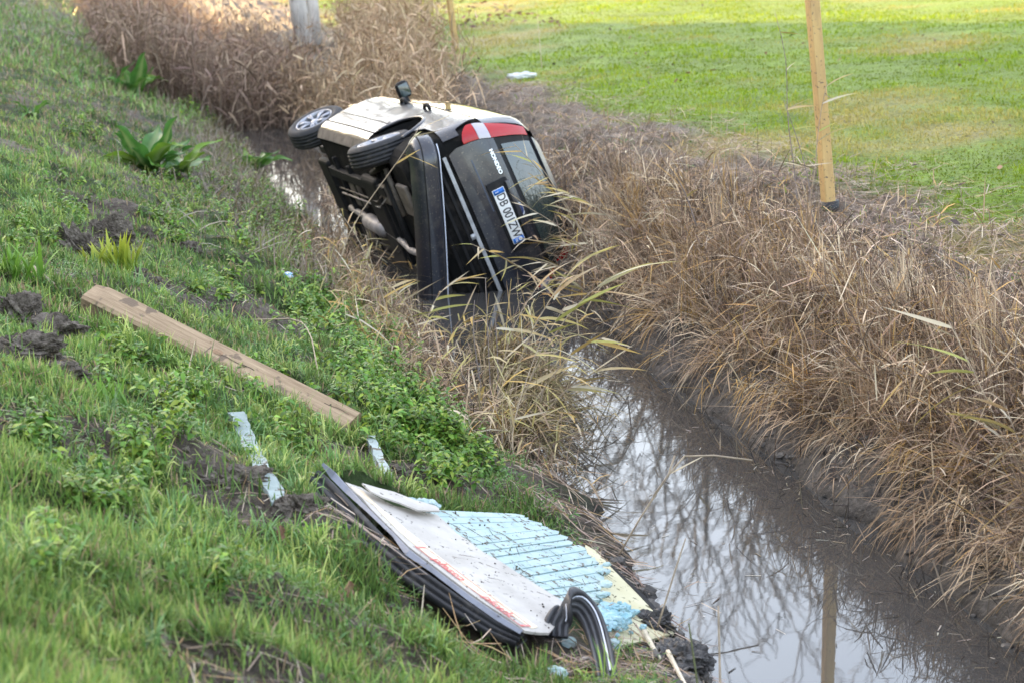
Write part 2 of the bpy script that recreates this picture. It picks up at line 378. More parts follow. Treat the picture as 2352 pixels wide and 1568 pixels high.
def paintmat(name, base, dirt, amt):
    m = mat(name, base, .30, spec=.5, coat=.75, coatr=.07, c2=dirt, scale=5, ramp=(.5, .5 + amt), rvar=.45, speck=(60, .64, (.11, .092, .075)))
    return m
PAINT = paintmat('dark_car_paint', (.012, .014, .022), (.085, .074, .062), .32)
BLACK = mat('black_plastic', (.010, .010, .011), .65, spec=.25, c2=(.03, .027, .024), scale=10, ramp=(.5, .8))
SHELL = mat('inner_shell', (.007, .007, .007), .85, spec=.15, c2=(.035, .03, .026), scale=6, ramp=(.5, .75))
RUBBER = mat('tyre_rubber', (.022, .022, .024), .7, c2=(.075, .066, .056), scale=14, ramp=(.5, .75))
ALLOY = mat('alloy', (.36, .37, .40), .38, metal=.7, var=.25, scale=12)
GLASS = mat('car_glass', (.03, .045, .042), .03, spec=.8, coat=.6, coatr=.02)
REDLENS = mat('red_lens', (.40, .008, .012), .22, spec=.35, coat=.25, coatr=.08)
WHITELENS = mat('clear_lens', (.44, .40, .44), .22, spec=.6, coat=1, coatr=.03)
STEEL = mat('bare_steel', (.42, .43, .44), .45, metal=.35, var=.25, scale=9)
RUST = mat('underside_metal', (.09, .075, .06), .7, metal=.2, c2=(.20, .17, .14), scale=7)
GREYMET = mat('exhaust_metal', (.33, .30, .28), .55, metal=.3, var=.35, scale=9)
PLATEW = mat('plate_white', (.78, .78, .75), .4, var=.06, scale=20)
PLATEB = mat('plate_blue', (.02, .16, .55), .4)
INK = mat('plate_ink', (.015, .015, .015), .5)
CHROME = mat('chrome_badge', (.75, .76, .78), .2, metal=.6)

ZW = [.18, .22, .28, .42, .60, .80, .90, .97, 1.05, 1.2, 1.34, 1.41, 1.46]
WW = [.74, .82, .865, .895, .905, .90, .885, .855, .825, .765, .695, .64, .52]
ZR = [.18, .35, .55, .70, .90, .98, 1.03, 1.15, 1.30, 1.41, 1.46]
RR = [-.90, -1.00, -1.04, -1.07, -1.075, -1.07, -1.04, -.965, -.86, -.76, -.66]
def smooth_interp(z, xs_, ys_):
    e = .03; return (np.interp(z - e, xs_, ys_) + 2 * np.interp(z, xs_, ys_) + np.interp(z + e, xs_, ys_)) / 4
XF = 2.38
def Wz(z): return smooth_interp(z, ZW, WW)
def Rz(z): return smooth_interp(z, ZR, RR)
def S(k, z):
    k = np.asarray(k, float); z = np.asarray(z, float); sg = np.sign(k) + (k == 0); k = np.abs(k)
    w = Wz(z); r_ = Rz(z); ys_ = w - .17; xs_ = r_ + .05 + .25
    a = np.clip(k, 0, 1); t = np.clip(k - 1, 0, 1) * np.pi / 2; f = np.clip(k - 2, 0, 2)
    y = ys_ * a + .17 * np.sin(t) ** .85 + .022 * np.sin(np.pi * np.clip(f, 0, 1) * .9)
    x = r_ + .05 * a ** 2 + .25 * (1 - np.cos(t) ** .85) + f * (XF - xs_)
    return np.stack([x, y * sg, z], -1)
def xs(z): return Rz(z) + .30
def kx(x, z): return 2 + (x - xs(z)) / (XF - xs(z))
def Sn(k, z):
    e = .02; a = S(k + e, z) - S(k - e, z); b_ = S(k, z + e) - S(k, z - e); n = np.cross(b_, a); n /= np.linalg.norm(n, axis=-1)[..., None] + 1e-9
    c = S(k, z) - np.array([.8, 0, .8]); s = np.sign((n * c).sum(-1)); return n * s[..., None]
def patch(name, kf, zf, nu, nv, off, m, parent=None, th=.012, label=None):
    u, v = np.meshgrid(np.linspace(0, 1, nu), np.linspace(0, 1, nv), indexing='ij')
    z = zf(u, v); k = kf(u, v, z); n = Sn(k, z); P = S(k, z); off = off + .014 * (fbm(P[..., 0] * 2.6 + 9, P[..., 2] * 4 + P[..., 1] * 2.6 + 9, 17) - .5)[..., None] * (m is PAINT); A = P + n * off; B = P + n * (off - th)
    V = np.concatenate([A.reshape(-1, 3), B.reshape(-1, 3)]); f = []; N = nu * nv
    I = lambda i, j: i * nv + j
    for i in range(nu - 1):
        for j in range(nv - 1):
            q = [I(i, j), I(i + 1, j), I(i + 1, j + 1), I(i, j + 1)]; f.append(q); f.append([a + N for a in q[::-1]])
    ring = [I(i, 0) for i in range(nu)] + [I(nu - 1, j) for j in range(1, nv)] + [I(i, nv - 1) for i in range(nu - 2, -1, -1)] + [I(0, j) for j in range(nv - 2, 0, -1)]
    k0 = len(V); V = np.concatenate([V, V[ring], V[[a + N for a in ring]]]); nR = len(ring)
    for i in range(nR): f.append([k0 + i, k0 + (i + 1) % nR, k0 + nR + (i + 1) % nR, k0 + nR + i])
    o = obj(name, V, f, m, parent or car, local=True)
    # outward orientation
    me = o.data; me.calc_loop_triangles(); c = np.array(me.polygons[0].center); nn = np.array(me.polygons[0].normal)
    if nn @ n[0, 0] < 0: me.flip_normals()
    if label: o['label'] = label
    return o
lerp = lambda a, b_, t: a + (b_ - a) * t

# inner shell: closed dark body under the panels, rear wheel wells cut out
kk = np.concatenate([np.linspace(-3, -2, 14), np.linspace(-2, -1, 7)[1:], np.linspace(-1, 1, 11)[1:], np.linspace(1, 2, 7)[1:], np.linspace(2, 3, 14)[1:]])
zz = np.array([.18, .22, .28, .42, .6, .75, .9, .97, 1.05, 1.2, 1.34, 1.41, 1.46])
Kg, Zg = np.meshgrid(kk, zz, indexing='ij'); SP = S(Kg, Zg) - Sn(Kg, Zg) * .02
WS = np.interp(SP[..., 2], [.9, .97, 1.46], [2.38, 2.38, 1.45]); SP[..., 0] = np.minimum(SP[..., 0], WS)
nk, nz_ = Kg.shape; V = SP.reshape(-1, 3); F = []
for i in range(nk - 1):
    for j in range(nz_ - 1): F.append([i * nz_ + j, i * nz_ + j + 1, (i + 1) * nz_ + j + 1, (i + 1) * nz_ + j])
h = nk // 2
for j0, flip in ((0, False), (nz_ - 1, True)):   # underside and roof as strips from left to right
    for i in range(h):
        q = [i * nz_ + j0, (i + 1) * nz_ + j0, (nk - 2 - i) * nz_ + j0, (nk - 1 - i) * nz_ + j0]
        if q[1] == q[2]: q = [q[0], q[1], q[3]]
        F.append(q[::-1] if flip else q)
for j in range(nz_ - 1): F.append([j, j + 1, (nk - 1) * nz_ + j + 1, (nk - 1) * nz_ + j][::-1])
shell = obj('body_shell', V, F, SHELL, car, local=True, smooth=False)
import bmesh
bm = bmesh.new(); bm.from_mesh(shell.data); bmesh.ops.recalc_face_normals(bm, faces=bm.faces); bm.to_mesh(shell.data); bm.free()
cutters = []
for s in (1, -1):
    v, f = lathe_vf([(0, .5), (.385, .5), (.385, 1.2), (0, 1.2)], 36); v = v.copy(); v[:, 1] *= s; v += [0, 0, .33]
    cut = obj('arch_cutter', v, f, SHELL, None); cut.parent = car; cut.location = cut.location
    bm = bmesh.new(); bm.from_mesh(cut.data); bmesh.ops.remove_doubles(bm, verts=bm.verts, dist=1e-4); bmesh.ops.recalc_face_normals(bm, faces=bm.faces); bm.to_mesh(cut.data); bm.free()
    md = shell.modifiers.new('cut', 'BOOLEAN'); md.object = cut; md.operation = 'DIFFERENCE'; md.solver = 'EXACT'; cutters.append(cut)
bpy.context.view_layer.update(); dg = bpy.context.evaluated_depsgraph_get(); nm = bpy.data.meshes.new_from_object(shell.evaluated_get(dg)); shell.modifiers.clear(); shell.data = nm
for c in cutters: bpy.data.objects.remove(c)

# outer panels, left side
ARC = lambda x: np.where(np.abs(x) < .39, .33 + np.sqrt(np.maximum(.39 ** 2 - x ** 2, 0)), 0)
patch('front_door', lambda u, v, z: kx(lerp(1.07, 2.33 - .10 * np.maximum(z - .8, 0) / .2, u), z), lambda u, v: lerp(.35, .965, v), 16, 12, .012, PAINT, label='dark front door, its side turned to the sky')
def rdx(z): return np.where(z < .72, .44 - .62 * (z - .35), .21)
patch('rear_door', lambda u, v, z: kx(lerp(rdx(z), 1.058, u), z), lambda u, v: lerp(.35, .965, v), 14, 12, .012, PAINT)
def qk(u): return lerp(1.28, 1.0, 0) + 0 * u
def qz(u, v):
    k = lerp(1.30, float(kx(.19, .8)), u); x = S(k, np.full_like(k, .7))[..., 0]
    lo = np.maximum(np.where(x < -.36, .585, .36), np.maximum(ARC(x), np.where(x > .2, .36, 0)))
    lo = np.where((x > -.52) & (x < -.36), lerp(.585, .48, (x + .52) / .16), lo); lo = np.maximum(lo, ARC(x))
    top = np.where(k < 1.9, .735 + .235 * np.clip((k - 1.55) / .35, 0, 1), .97)
    return lerp(lo, np.maximum(top, lo + .05), v)
patch('quarter_panel', lambda u, v, z: lerp(1.30, kx(.19, .8), u), qz, 40, 10, .012, PAINT)
# wheel arch lip
th = np.linspace(R(8), R(172), 26); lip = []
for t in th:
    x, z = .395 * math.cos(t), .33 + .395 * math.sin(t); p = S(kx(x, z), z); lip.append(p + [0, .012, 0])
v, f = tube_vf(np.array(lip), .017, 6); obj('wheel_arch_lip', v, f, PAINT, car, local=True)
patch('sill', lambda u, v, z: kx(lerp(.42, 2.36, u), z), lambda u, v: lerp(.205, .335, v), 16, 6, .012, PAINT, label='mud streaked sill between the wheels')
patch('sill_trim', lambda u, v, z: kx(lerp(.42, 2.36, u), z), lambda u, v: lerp(.185, .245, v), 14, 3, .018, RUST)
patch('side_moulding', lambda u, v, z: kx(lerp(.46, 2.31, u), z), lambda u, v: lerp(.50, .535, v), 20, 3, .018, PAINT)
for a, b_ in ((-.66, .16), (.23, 1.0), (1.10, 1.98)):
    patch('side_window', lambda u, v, z, a=a, b_=b_: kx(lerp(a + (.22 * (z - 1.0) / .35 if a < 0 else 0), b_ - (.48 * (z - 1.0) / .35 if a > 1 else 0), u), z), lambda u, v: lerp(1.0, 1.345, v), 8, 6, .004, GLASS, th=.006)
patch('window_trim', lambda u, v, z: kx(lerp(-.62, 1.98, u), z), lambda u, v: lerp(.974, .995, v), 20, 3, .012, BLACK)
patch('roof_side', lambda u, v, z: kx(lerp(-.55, 1.48, u), z), lambda u, v: lerp(1.36, 1.455, v), 20, 5, .012, PAINT)
patch('rear_pillar', lambda u, v, z: lerp(lerp(1.55, 1.35, v), kx(-.70 + .22 * (z - 1.0) / .35, z), u), lambda u, v: lerp(.985, 1.44, v), 8, 10, .010, PAINT)
# roof
xr = np.linspace(-.62, 1.45, 12); yr = np.linspace(-.5, .5, 9); V = []; F = []
for i, x in enumerate(xr):
    for j, y in enumerate(yr): V.append([x, y, 1.462 + .05 * (1 - (y / .5) ** 2) * (1 - .5 * ((x - .4) / 1.1) ** 2)])
for i in range(11):
    for j in range(8): F.append([i * 9 + j, i * 9 + j + 1, (i + 1) * 9 + j + 1, (i + 1) * 9 + j])
obj('roof', V, F, PAINT, car, local=True)
# door handles
for x in (1.18, .36):
    z = .885; p = S(kx(x, z), z); n = Sn(kx(x, z), z)
    hnd = [p + n * d + [dx, 0, 0] for dx, d in ((-.095, .012), (-.07, .04), (0, .052), (.07, .04), (.095, .012))]
    v, f = tube_vf(np.array(hnd), [.016, .018, .02, .018, .016], 8); h_ = obj('door_handle', v, f, BLACK, car, local=True)
# mirror
mp_ = S(kx(1.58, 1.0), 1.0)
mir = obj('wing_mirror', *merge([tube_vf([mp_ + [0, -.02, 0], mp_ + [0.0, .05, .01]], [.05, .035], 10)]), BLACK, car, local=True)
v, f = box_vf(mp_ + [.02, .11, .03], (.10, .18, .14)); hs = obj('mirror_housing', v, f, BLACK, mir, local=True); bevel(hs, .045, 4)
v, f = box_vf(mp_ + [-.032, .112, .03], (.006, .13, .10)); bevel(obj('mirror_glass', v, f, GLASS, mir, local=True), .003, 2)

# tailgate, lamps, glass
patch('tailgate', lambda u, v, z: lerp(-1.0, 1.0, u) * (1 - .05 * np.clip((.66 - z) / .08, 0, 1)), lambda u, v: lerp(.58, 1.005, v), 22, 16, .014, PAINT, label='dark tailgate with the number plate')
patch('tailgate_frame', lambda u, v, z: lerp(-1.0, 1.0, u), lambda u, v: lerp(1.012, 1.445, v), 20, 8, .006, BLACK)
patch('rear_window', lambda u, v, z: lerp(-.90, .90, u), lambda u, v: lerp(1.055, 1.365, v), 16, 8, .012, GLASS, th=.006)
patch('roof_spoiler', lambda u, v, z: lerp(-.98, .98, u), lambda u, v: lerp(1.39, 1.45, v), 16, 4, .03, PAINT, th=.03)
patch('tailgate_glint', lambda u, v, z: lerp(.12, .80, u), lambda u, v: lerp(.735, .746, v) , 14, 2, .018, mat('crease_glint', (.05, .07, .11), .3))  # pale strip colours in the reflection along the tailgate crease
def lampw(z): return np.clip(.52 * np.sqrt(np.clip((z - .735) / .10, 0, 1)), 0, .52) - .26 * np.clip((z - .95) / .4, 0, 1)
for s in (1, -1):
    base = None
    for nm_, z0, z1, m in (('lower_lens', .738, .882, REDLENS), ('reverse_lens', .885, .985, WHITELENS), ('upper_lens', .988, 1.37, REDLENS)):
        pr = base
        o = patch('tail_lamp' if base is None else nm_, lambda u, v, z, s=s: s * (1.015 + u * lampw(z)), lambda u, v, z0=z0, z1=z1: lerp(z0, z1, v), 9, 9, .018, m, parent=pr, th=.02)
        if base is None: base = o
# number plate in its recess
def rear(y, z, d):   # a point on the tailgate, d outwards
    k = y / float(Wz(z) - .17); return S(k, z) + Sn(k, z) * d
zc = .845; e0 = rear(0, zc, .028); ey = np.array([0, -1, 0.]); ez = rear(0, zc + .06, .028) - rear(0, zc - .06, .028); ez /= np.linalg.norm(ez); en = np.cross(ey, ez)
ax = np.array([ey, ez, en])
v, f = box_vf(e0 + ez * .015 - en * .008, (.66, .20, .012), ax); bevel(obj('plate_recess', v, f, BLACK, car, local=True), .01, 2)
v, f = box_vf(e0 + ez * .105 + en * .004, (.60, .045, .035), ax); bevel(obj('tailgate_handle', v, f, PAINT, car, local=True), .01, 2)
v, f = box_vf(e0 + en * .006, (.526, .116, .008), ax); plate = obj('number_plate', v, f, PLATEW, car, local=True); bevel(plate, .004, 2)
for s in (-1, 1):
    v, f = box_vf(e0 + en * .0085 + ey * s * .236, (.046, .104, .006), ax); obj('blue_band', v, f, PLATEB, plate, local=True)
def text_part(name, txt, size, origin, axx, m, parent, sx=1.0, depth=.0008, align='CENTER', bold=0.0):
    cu = bpy.data.curves.new(name, 'FONT'); cu.body = txt; cu.size = size; cu.extrude = depth; cu.align_x = align; cu.align_y = 'CENTER'; cu.offset = bold
    t = bpy.data.objects.new(name, cu); col.objects.link(t); bpy.context.view_layer.update()
    me = bpy.data.meshes.new_from_object(t.evaluated_get(bpy.context.evaluated_depsgraph_get())); bpy.data.objects.remove(t)
    n = len(me.vertices); c = np.empty(n * 3); me.vertices.foreach_get('co', c); c = c.reshape(-1, 3) * [sx, 1, 1]; c = c @ np.asarray(axx) + origin
    me.vertices.foreach_set('co', c.ravel()); me.materials.clear(); me.materials.append(m); me.update()
    o = bpy.data.objects.new(name, me); col.objects.link(o); o.parent = parent; return o
text_part('plate_lettering', 'DB 001ZW', .112, e0 + en * .0112, ax, INK, plate, sx=.80, bold=.0012)
text_part('plate_lettering', 'I', .05, e0 + en * .0125 - ey * .236 - ez * .022, ax, PLATEW, plate)
text_part('plate_lettering', '06', .034, e0 + en * .0125 + ey * .236 - ez * .02, ax, PLATEW, plate)
v, f = lathe_vf([(.006, 0), (.017, 0), (.017, .002), (.006, .002), (.006, 0)], 20); v = v[:, [0, 2, 1]] @ ax + e0 + en * .0115 + ey * .236 + ez * .02; obj('plate_sticker', v, f, PLATEW, plate, local=True)
# badge lettering and oval
zb = .935; pb = rear(.50, zb, .0165); ezb = rear(.5, zb + .04, .0165) - rear(.5, zb - .04, .0165); ezb /= np.linalg.norm(ezb); eyb = rear(.42, zb, .0165) - rear(.58, zb, .0165); eyb /= np.linalg.norm(eyb); enb = np.cross(eyb, ezb)
text_part('badge_lettering', 'MONDEO', .048, pb + eyb * .02, np.array([eyb, ezb, enb]), CHROME, car, sx=1.12, depth=.002, bold=.0012)
zo = .975; po = rear(0, zo, .018); ezo = rear(0, zo + .03, 0.018) - rear(0, zo - .03, .018); ezo /= np.linalg.norm(ezo); eno = np.cross(ey, ezo); axo = np.array([ey, ezo, eno])
v, f = lathe_vf([(.050, 0), (.058, .004), (.062, 0)], 28); v = v[:, [0, 2, 1]] * [1, .42, 1]; ov = obj('oval_badge', v @ axo + po, f, CHROME, car, local=True)
v, f = lathe_vf([(.0, .002), (.051, .001)], 28); v = v[:, [0, 2, 1]] * [1, .42, 1]; obj('badge_field', v @ axo + po, f, mat('badge_blue', (.02, .04, .14), .3), ov, local=True)
# exposed rear panel where the bumper came off, and its steel strip
patch('rear_valance', lambda u, v, z: lerp(-1.5, 1.5, u), lambda u, v: lerp(.20, .575, v), 26, 10, .0, SHELL)
for z in (.30, .38, .46):
    patch('valance_rib', lambda u, v, z_, z=z: lerp(-1.3, 1.3, u), lambda u, v, z=z: lerp(z - .012, z + .012, v), 20, 3, .022, BLACK, th=.02)
a0 = rear(.70, .535, .055); a1 = rear(-.86, .535, .055)
ln = np.linspace(0, 1, 8)[:, None]; cen = a0 + (a1 - a0) * ln
V = []; F = []
for p in cen:
    for dz, dx in ((-.016, 0), (.016, -.004), (.016, .018), (-.016, .022)): V.append(p + [dx, 0, dz])
for i in range(7):
    for j in range(4): F.append([i * 4 + j, i * 4 + (j + 1) % 4, (i + 1) * 4 + (j + 1) % 4, (i + 1) * 4 + j])
F += [[3, 2, 1, 0], [28, 29, 30, 31]]
obj('steel_strip', V, F, STEEL, car, local=True, smooth=False, label='pale steel strip below the tailgate')
for y in (.02,):
    v, f = box_vf(a0 + (a1 - a0) * .5 + [0, 0, -.035], (.02, .05, .045)); obj('strip_tab', v, f, STEEL, car, local=True)
v, f = box_vf(rear(-.62, .40, .03), (.01, .09, .05)); obj('rear_label', v, f, mat('grey_label', (.30, .33, .38), .5), car, local=True)

# hanging bumper cover: built where it belonged, then swung down at its right end
bz = np.array([.29, .31, .335, .37, .41, .46, .505, .535, .545]); bo = np.array([-.13, -.06, .0, .035, .05, .05, .055, .03, -.01])
kb = np.concatenate([np.linspace(-2.36, -2, 5), np.linspace(-2, -1, 8)[1:], np.linspace(-1, 1, 12)[1:], np.linspace(1, 1.8, 8)[1:]])
def bpt(k, z, o_): return S(k, np.full_like(k, .55)) + Sn(k, np.full_like(k, .55)) * (o_ + .03) + np.stack([0 * k, 0 * k, z - .55 + 0 * k], -1)
V = []; nb = len(bz)
for q, (z, o_) in enumerate(zip(bz, bo)):
    V.append(bpt(kb, z, o_))
V = np.stack(V, 1); N0 = V.shape[0] * nb; Vi = V.copy(); cx = np.array([.5, 0, .4]); inn = (cx - V) * [1, 1, 0]; inn /= np.linalg.norm(inn, axis=-1)[..., None]; Vi = V + inn * .01
F = []
for i in range(len(kb) - 1):
    for j in range(nb - 1):
        q = [i * nb + j, i * nb + j + 1, (i + 1) * nb + j + 1, (i + 1) * nb + j]; F += [q, [a + N0 for a in q[::-1]]]
    for j in (0, nb - 1): F.append([i * nb + j, (i + 1) * nb + j, (i + 1) * nb + j + N0, i * nb + j + N0])
for i in (0, len(kb) - 1):
    for j in range(nb - 1): F.append([i * nb + j, i * nb + j + 1, i * nb + j + 1 + N0, i * nb + j + N0])
BV = np.concatenate([V.reshape(-1, 3), Vi.reshape(-1, 3)])
BP = np.array([-.78, .90, .50]); BA = BUMP_ROT; BOFF = np.array(BUMP_OFF)
def bx_(p):
    q = np.asarray(p, float) - BP
    for ang, (i, j) in BA:
        c, s = math.cos(R(ang)), math.sin(R(ang)); q2 = q.copy(); q2[..., i] = c * q[..., i] - s * q[..., j]; q2[..., j] = s * q[..., i] + c * q[..., j]; q = q2
    return q + BP + BOFF
bumper = obj('rear_bumper', bx_(BV), F, PAINT, car, local=True, label='dented bumper cover hanging off the rear')
V = []
kk2 = np.linspace(-1.6, 1.5, 40); A = bpt(kk2, .548, .035); B = bpt(kk2, .548, -.01); C_ = bpt(kk2, .556, -.01); D_ = bpt(kk2, .556, .035)
V = np.stack([A, B, C_, D_], 1).reshape(-1, 3); F = []
for i in range(39):
    for j in range(4): F.append([i * 4 + j, i * 4 + (j + 1) % 4, (i + 1) * 4 + (j + 1) % 4, (i + 1) * 4 + j])
obj('mounting_flange', bx_(V), F, mat('pale_flange', (.62, .66, .74), .35), bumper, local=True, smooth=False)
patchV = bpt(np.linspace(-1.9, 1.9, 40), .40, .052); v, f = tube_vf(bx_(patchV), .006, 5); obj('bumper_groove', v, f, BLACK, bumper, local=True)

# wheels
def wheel(center, rot, label):
    w = empty('wheel', (0, 0, 0)); w.parent = car; w.matrix_local = Matrix.Translation(center) @ rot; w['label'] = label
    rr, wd = .318, .205; h = wd / 2
    prof = [(.205, -h + .012), (.225, -h), (.27, -h - .004), (.298, -h + .012), (.312, -h + .03)]
    for g in (-.055, -.02, .02, .055): prof += [(rr, g - .009), (rr - .009, g - .006), (rr - .009, g + .006), (rr, g + .009)]
    prof += [(.312, h - .03), (.298, h - .012), (.27, h + .004), (.225, h), (.205, h - .012), (.20, 0), (.205, -h + .012)]
    v, f = lathe_vf(prof, 56); obj('tyre', v, f, RUBBER, w, local=True)
    prof = [(.208, h - .006), (.203, h + .002), (.193, h - .004), (.186, h - .03), (.18, -.02), (.18, -h), (.208, -h)]
    v, f = lathe_vf(prof, 48); rim = obj('rim', v, f, ALLOY, w, local=True)
    v, f = lathe_vf([(0, -.03), (.182, -.03)], 32); obj('brake_disc', v, f, BLACK, w, local=True)
    sp = []
    for i in range(7):
        a = 2 * math.pi * i / 7
        for d in (-.10, .10):
            p0 = np.array([.045 * math.cos(a), h - .035, .045 * math.sin(a)]); p1 = np.array([.188 * math.cos(a + d), h - .012, .188 * math.sin(a + d)])
            vv, ff = tube_vf([p0, (p0 + p1) / 2 + [0, .012, 0], p1], [.016, .013, .012], 6); sp.append((vv, ff))
    sp.append(lathe_vf([(0, h - .012), (.03, h - .012), (.055, h - .03), (.06, h - .06)], 20))
    v, f = merge(sp); obj('spokes', v, f, ALLOY, w, local=True)
    return w
for c_, r_, l_ in WHEELS: wheel(c_, r_, l_)

# underside
def part(name, vf, m, **kw): return obj(name, *vf, m, car, local=True, **kw)
bevel(part('fuel_tank', box_vf((.62, .05, .20), (.55, .95, .16)), BLACK, smooth=False), .05, 3)
bevel(part('heat_shield', box_vf((.05, -.05, .235), (.42, .34, .05)), RUST, smooth=False), .02, 2)
bevel(part('heat_shield', box_vf((-.42, .18, .225), (.40, .46, .06)), RUST, smooth=False), .02, 2)
bevel(part('floor_rail', box_vf((1.2, .42, .165), (2.2, .10, .06)), BLACK, smooth=False), .01, 2)
bevel(part('floor_rail', box_vf((1.2, -.42, .165), (2.2, .10, .06)), BLACK, smooth=False), .01, 2)
part('muffler', tube_vf([(-.62, -.62, .22), (-.62, -.60, .22), (-.62, -.05, .22), (-.62, -.03, .22)], [.06, .10, .10, .06], 14), GREYMET)
part('exhaust_pipe', tube_vf([(-.62, -.1, .20), (-.4, -.16, .15), (0, -.16, .13), (.4, -.1, .15), (1.2, -.02, .15), (2.2, 0, .17)], .032, 8), GREYMET)
part('resonator', tube_vf([(.75, -.05, .13), (.80, -.05, .13), (1.35, -.02, .13), (1.4, -.02, .13)], [.035, .075, .075, .035], 12), GREYMET)
part('axle_beam', tube_vf([(.02, -.62, .20), (.02, 0, .16), (.02, .62, .20)], .04, 8), BLACK)
for s in (1, -1):
    part('trailing_arm', tube_vf([(.0, s * .66, .25), (.25, s * .62, .18), (.55, s * .55, .20)], [.035, .03, .035], 8), BLACK)
    part('lower_arm', tube_vf([(-.08, s * .66, .20), (-.18, s * .2, .17)], .026, 8), RUST)
    part('coil_spring', tube_vf([(.1 + .05 * math.cos(t), s * .52 + .05 * math.sin(t), .2 + t * .006) for t in np.linspace(0, 26, 80)], .009, 5), BLACK)
for x, w_ in ((.95, .9), (1.45, 1.1), (1.95, 1.2), (.33, .8)):
    bevel(part('cross_member', box_vf((x, 0, .175), (.07, w_, .05)), BLACK, smooth=False), .01, 2)
for y, m_ in ((.18, GREYMET), (.24, RUST), (-.3, BLACK)):
    part('brake_line', tube_vf([(2.2, y, .155), (1.2, y + .02, .15), (.5, y + .05, .12), (.1, y + .2, .16)], .010, 6), m_)
for x, y, sx_, sy_, m_ in ((1.55, .22, .35, .26, RUST), (1.1, -.24, .5, .2, BLACK), (1.8, -.2, .3, .3, RUST), (-.25, -.3, .28, .34, BLACK), (-.62, .42, .3, .3, RUST), (.2, .38, .22, .2, RUST)):
    bevel(part('undertray', box_vf((x, y, .165 + .01 * x), (sx_, sy_, .045)), m_, smooth=False), .015, 2)
bowl = lathe_vf([(.0, -.13), (.2, -.13), (.29, -.10), (.31, .02)], 24); bv = bowl[0][:, [0, 2, 1]] + [-.55, -.25, .25]
# wrecked front end
bevel(part('engine_block', box_vf((2.85, 0, .45), (.55, .70, .50)), SHELL, smooth=False), .06, 3)
part('gearbox', tube_vf([(2.75, .1, .36), (2.75, .42, .36)], [.17, .12], 12), RUST)
for s in (1, -1):
    bevel(part('chassis_rail', box_vf((2.95, s * .46, .42), (1.2, .09, .13)), BLACK, smooth=False), .015, 2)
    part('drive_shaft', tube_vf([(2.75, s * .3, .32), (2.76, s * .72, .31)], .02, 8), RUST)
bevel(part('subframe', box_vf((2.62, 0, .20), (.42, 1.0, .09)), BLACK, smooth=False), .03, 2)
part('front_strut', tube_vf([(2.74, .64, .35), (2.68, .56, .95)], [.04, .06], 10), BLACK)
# bonnet remains and torn arch liner
xb = np.linspace(2.30, 3.35, 8); yb = np.linspace(-.72, .72, 9); V = []; F = []
for i, x in enumerate(xb):
    for j, y in enumerate(yb): V.append([x, y, .97 - .16 * ((x - 2.3) / 1.05) ** 1.5 - .10 * (y / .72) ** 4 + .03 * math.sin(4 * x + 3 * y)])
for i in range(7):
    for j in range(8): F.append([i * 9 + j, i * 9 + j + 1, (i + 1) * 9 + j + 1, (i + 1) * 9 + j])
o = obj('bonnet', V, F, PAINT, car, local=True); sm = o.modifiers.new('s', 'SOLIDIFY'); sm.thickness = .012
V = []; F = []
for i, t in enumerate(np.linspace(R(15), R(120), 12)):
    for j, y in enumerate((.42, .60, .80)): V.append([2.754 + .37 * math.cos(t), y, .36 + .37 * math.sin(t) + .02 * math.sin(5 * t)])
for i in range(11):
    for j in range(2): F.append([i * 3 + j, i * 3 + j + 1, (i + 1) * 3 + j + 1, (i + 1) * 3 + j])
o = obj('torn_arch_liner', V, F, BLACK, car, local=True); sm = o.modifiers.new('s', 'SOLIDIFY'); sm.thickness = .008
V = [[2.40, .60, .55], [2.55, .80, .70], [2.75, .86, .78], [3.0, .84, .74], [2.95, .80, .70], [2.72, .82, .73], [2.53, .74, .63], [2.42, .56, .50]]
v, f = prism_vf(V, np.array([0, .2, .98]), .01); part('torn_fender', (v, f), PAINT)
bevel(part('cowl', box_vf((2.42, .0, .72), (.10, 1.45, .5)), SHELL, smooth=False), .02, 2)
# ------------------------------------------------------------------ posts
def post(name, base, top, w, m, label, group, rot=.6):
    base = np.asarray(base); top = np.asarray(top); d = top - base; L = np.linalg.norm(d); d /= L
    a = np.array([math.cos(rot), math.sin(rot), 0]); a -= a @ d * d; a /= np.linalg.norm(a); b_ = np.cross(d, a); v = []; f = []
    prof = [(-.5, -.42), (-.42, -.5), (.42, -.5), (.5, -.42), (.5, .42), (.42, .5), (-.42, .5), (-.5, .42)]
    n = 14
    for i in range(n + 1):
        t = i / n; c = base + d * L * t + a * .004 * math.sin(7 * t) + b_ * .004 * math.cos(5 * t); ww = w * (1 + .02 * math.sin(13 * t))
        for p, q in prof: v.append(c + a * p * ww + b_ * q * ww)
    for i in range(n):
        for j in range(8): f.append([i * 8 + j, i * 8 + (j + 1) % 8, (i + 1) * 8 + (j + 1) % 8, (i + 1) * 8 + j])
    f += [list(range(8))[::-1], [n * 8 + j for j in range(8)]]
    return obj(name, v, f, m, smooth=False, label=label, cat='post', group=group)
POST = mat('weathered_post', (.60, .40, .16), .75, c2=(.46, .30, .13), scale=7, ramp=(.40, .62), stretch=(1, 1, .25), speck=(38, .635, (.16, .12, .08)), bump=.3, bscale=40, bdist=.01)
pb_ = at(1908, 482); dp = (pb_ - CAM) @ fw
post('wooden_post', pb_ - [0, 0, .3], pb_ + (und(1868, 0, dp - .38) - pb_) * 1.75, .088, POST, 'tall pale yellow wooden post on the reed bank right of the car', 'wooden posts along the field', rot=.35)
pc_ = at(1050, 112); dp = (pc_ - CAM) @ fw
post('wooden_post', pc_ - [0, 0, .3], pc_ + (und(1034, 0, dp - .25) - pc_) * 3.2, .085, POST, 'distant ochre wooden post rising behind the tall reeds', 'wooden posts along the field', rot=.5)
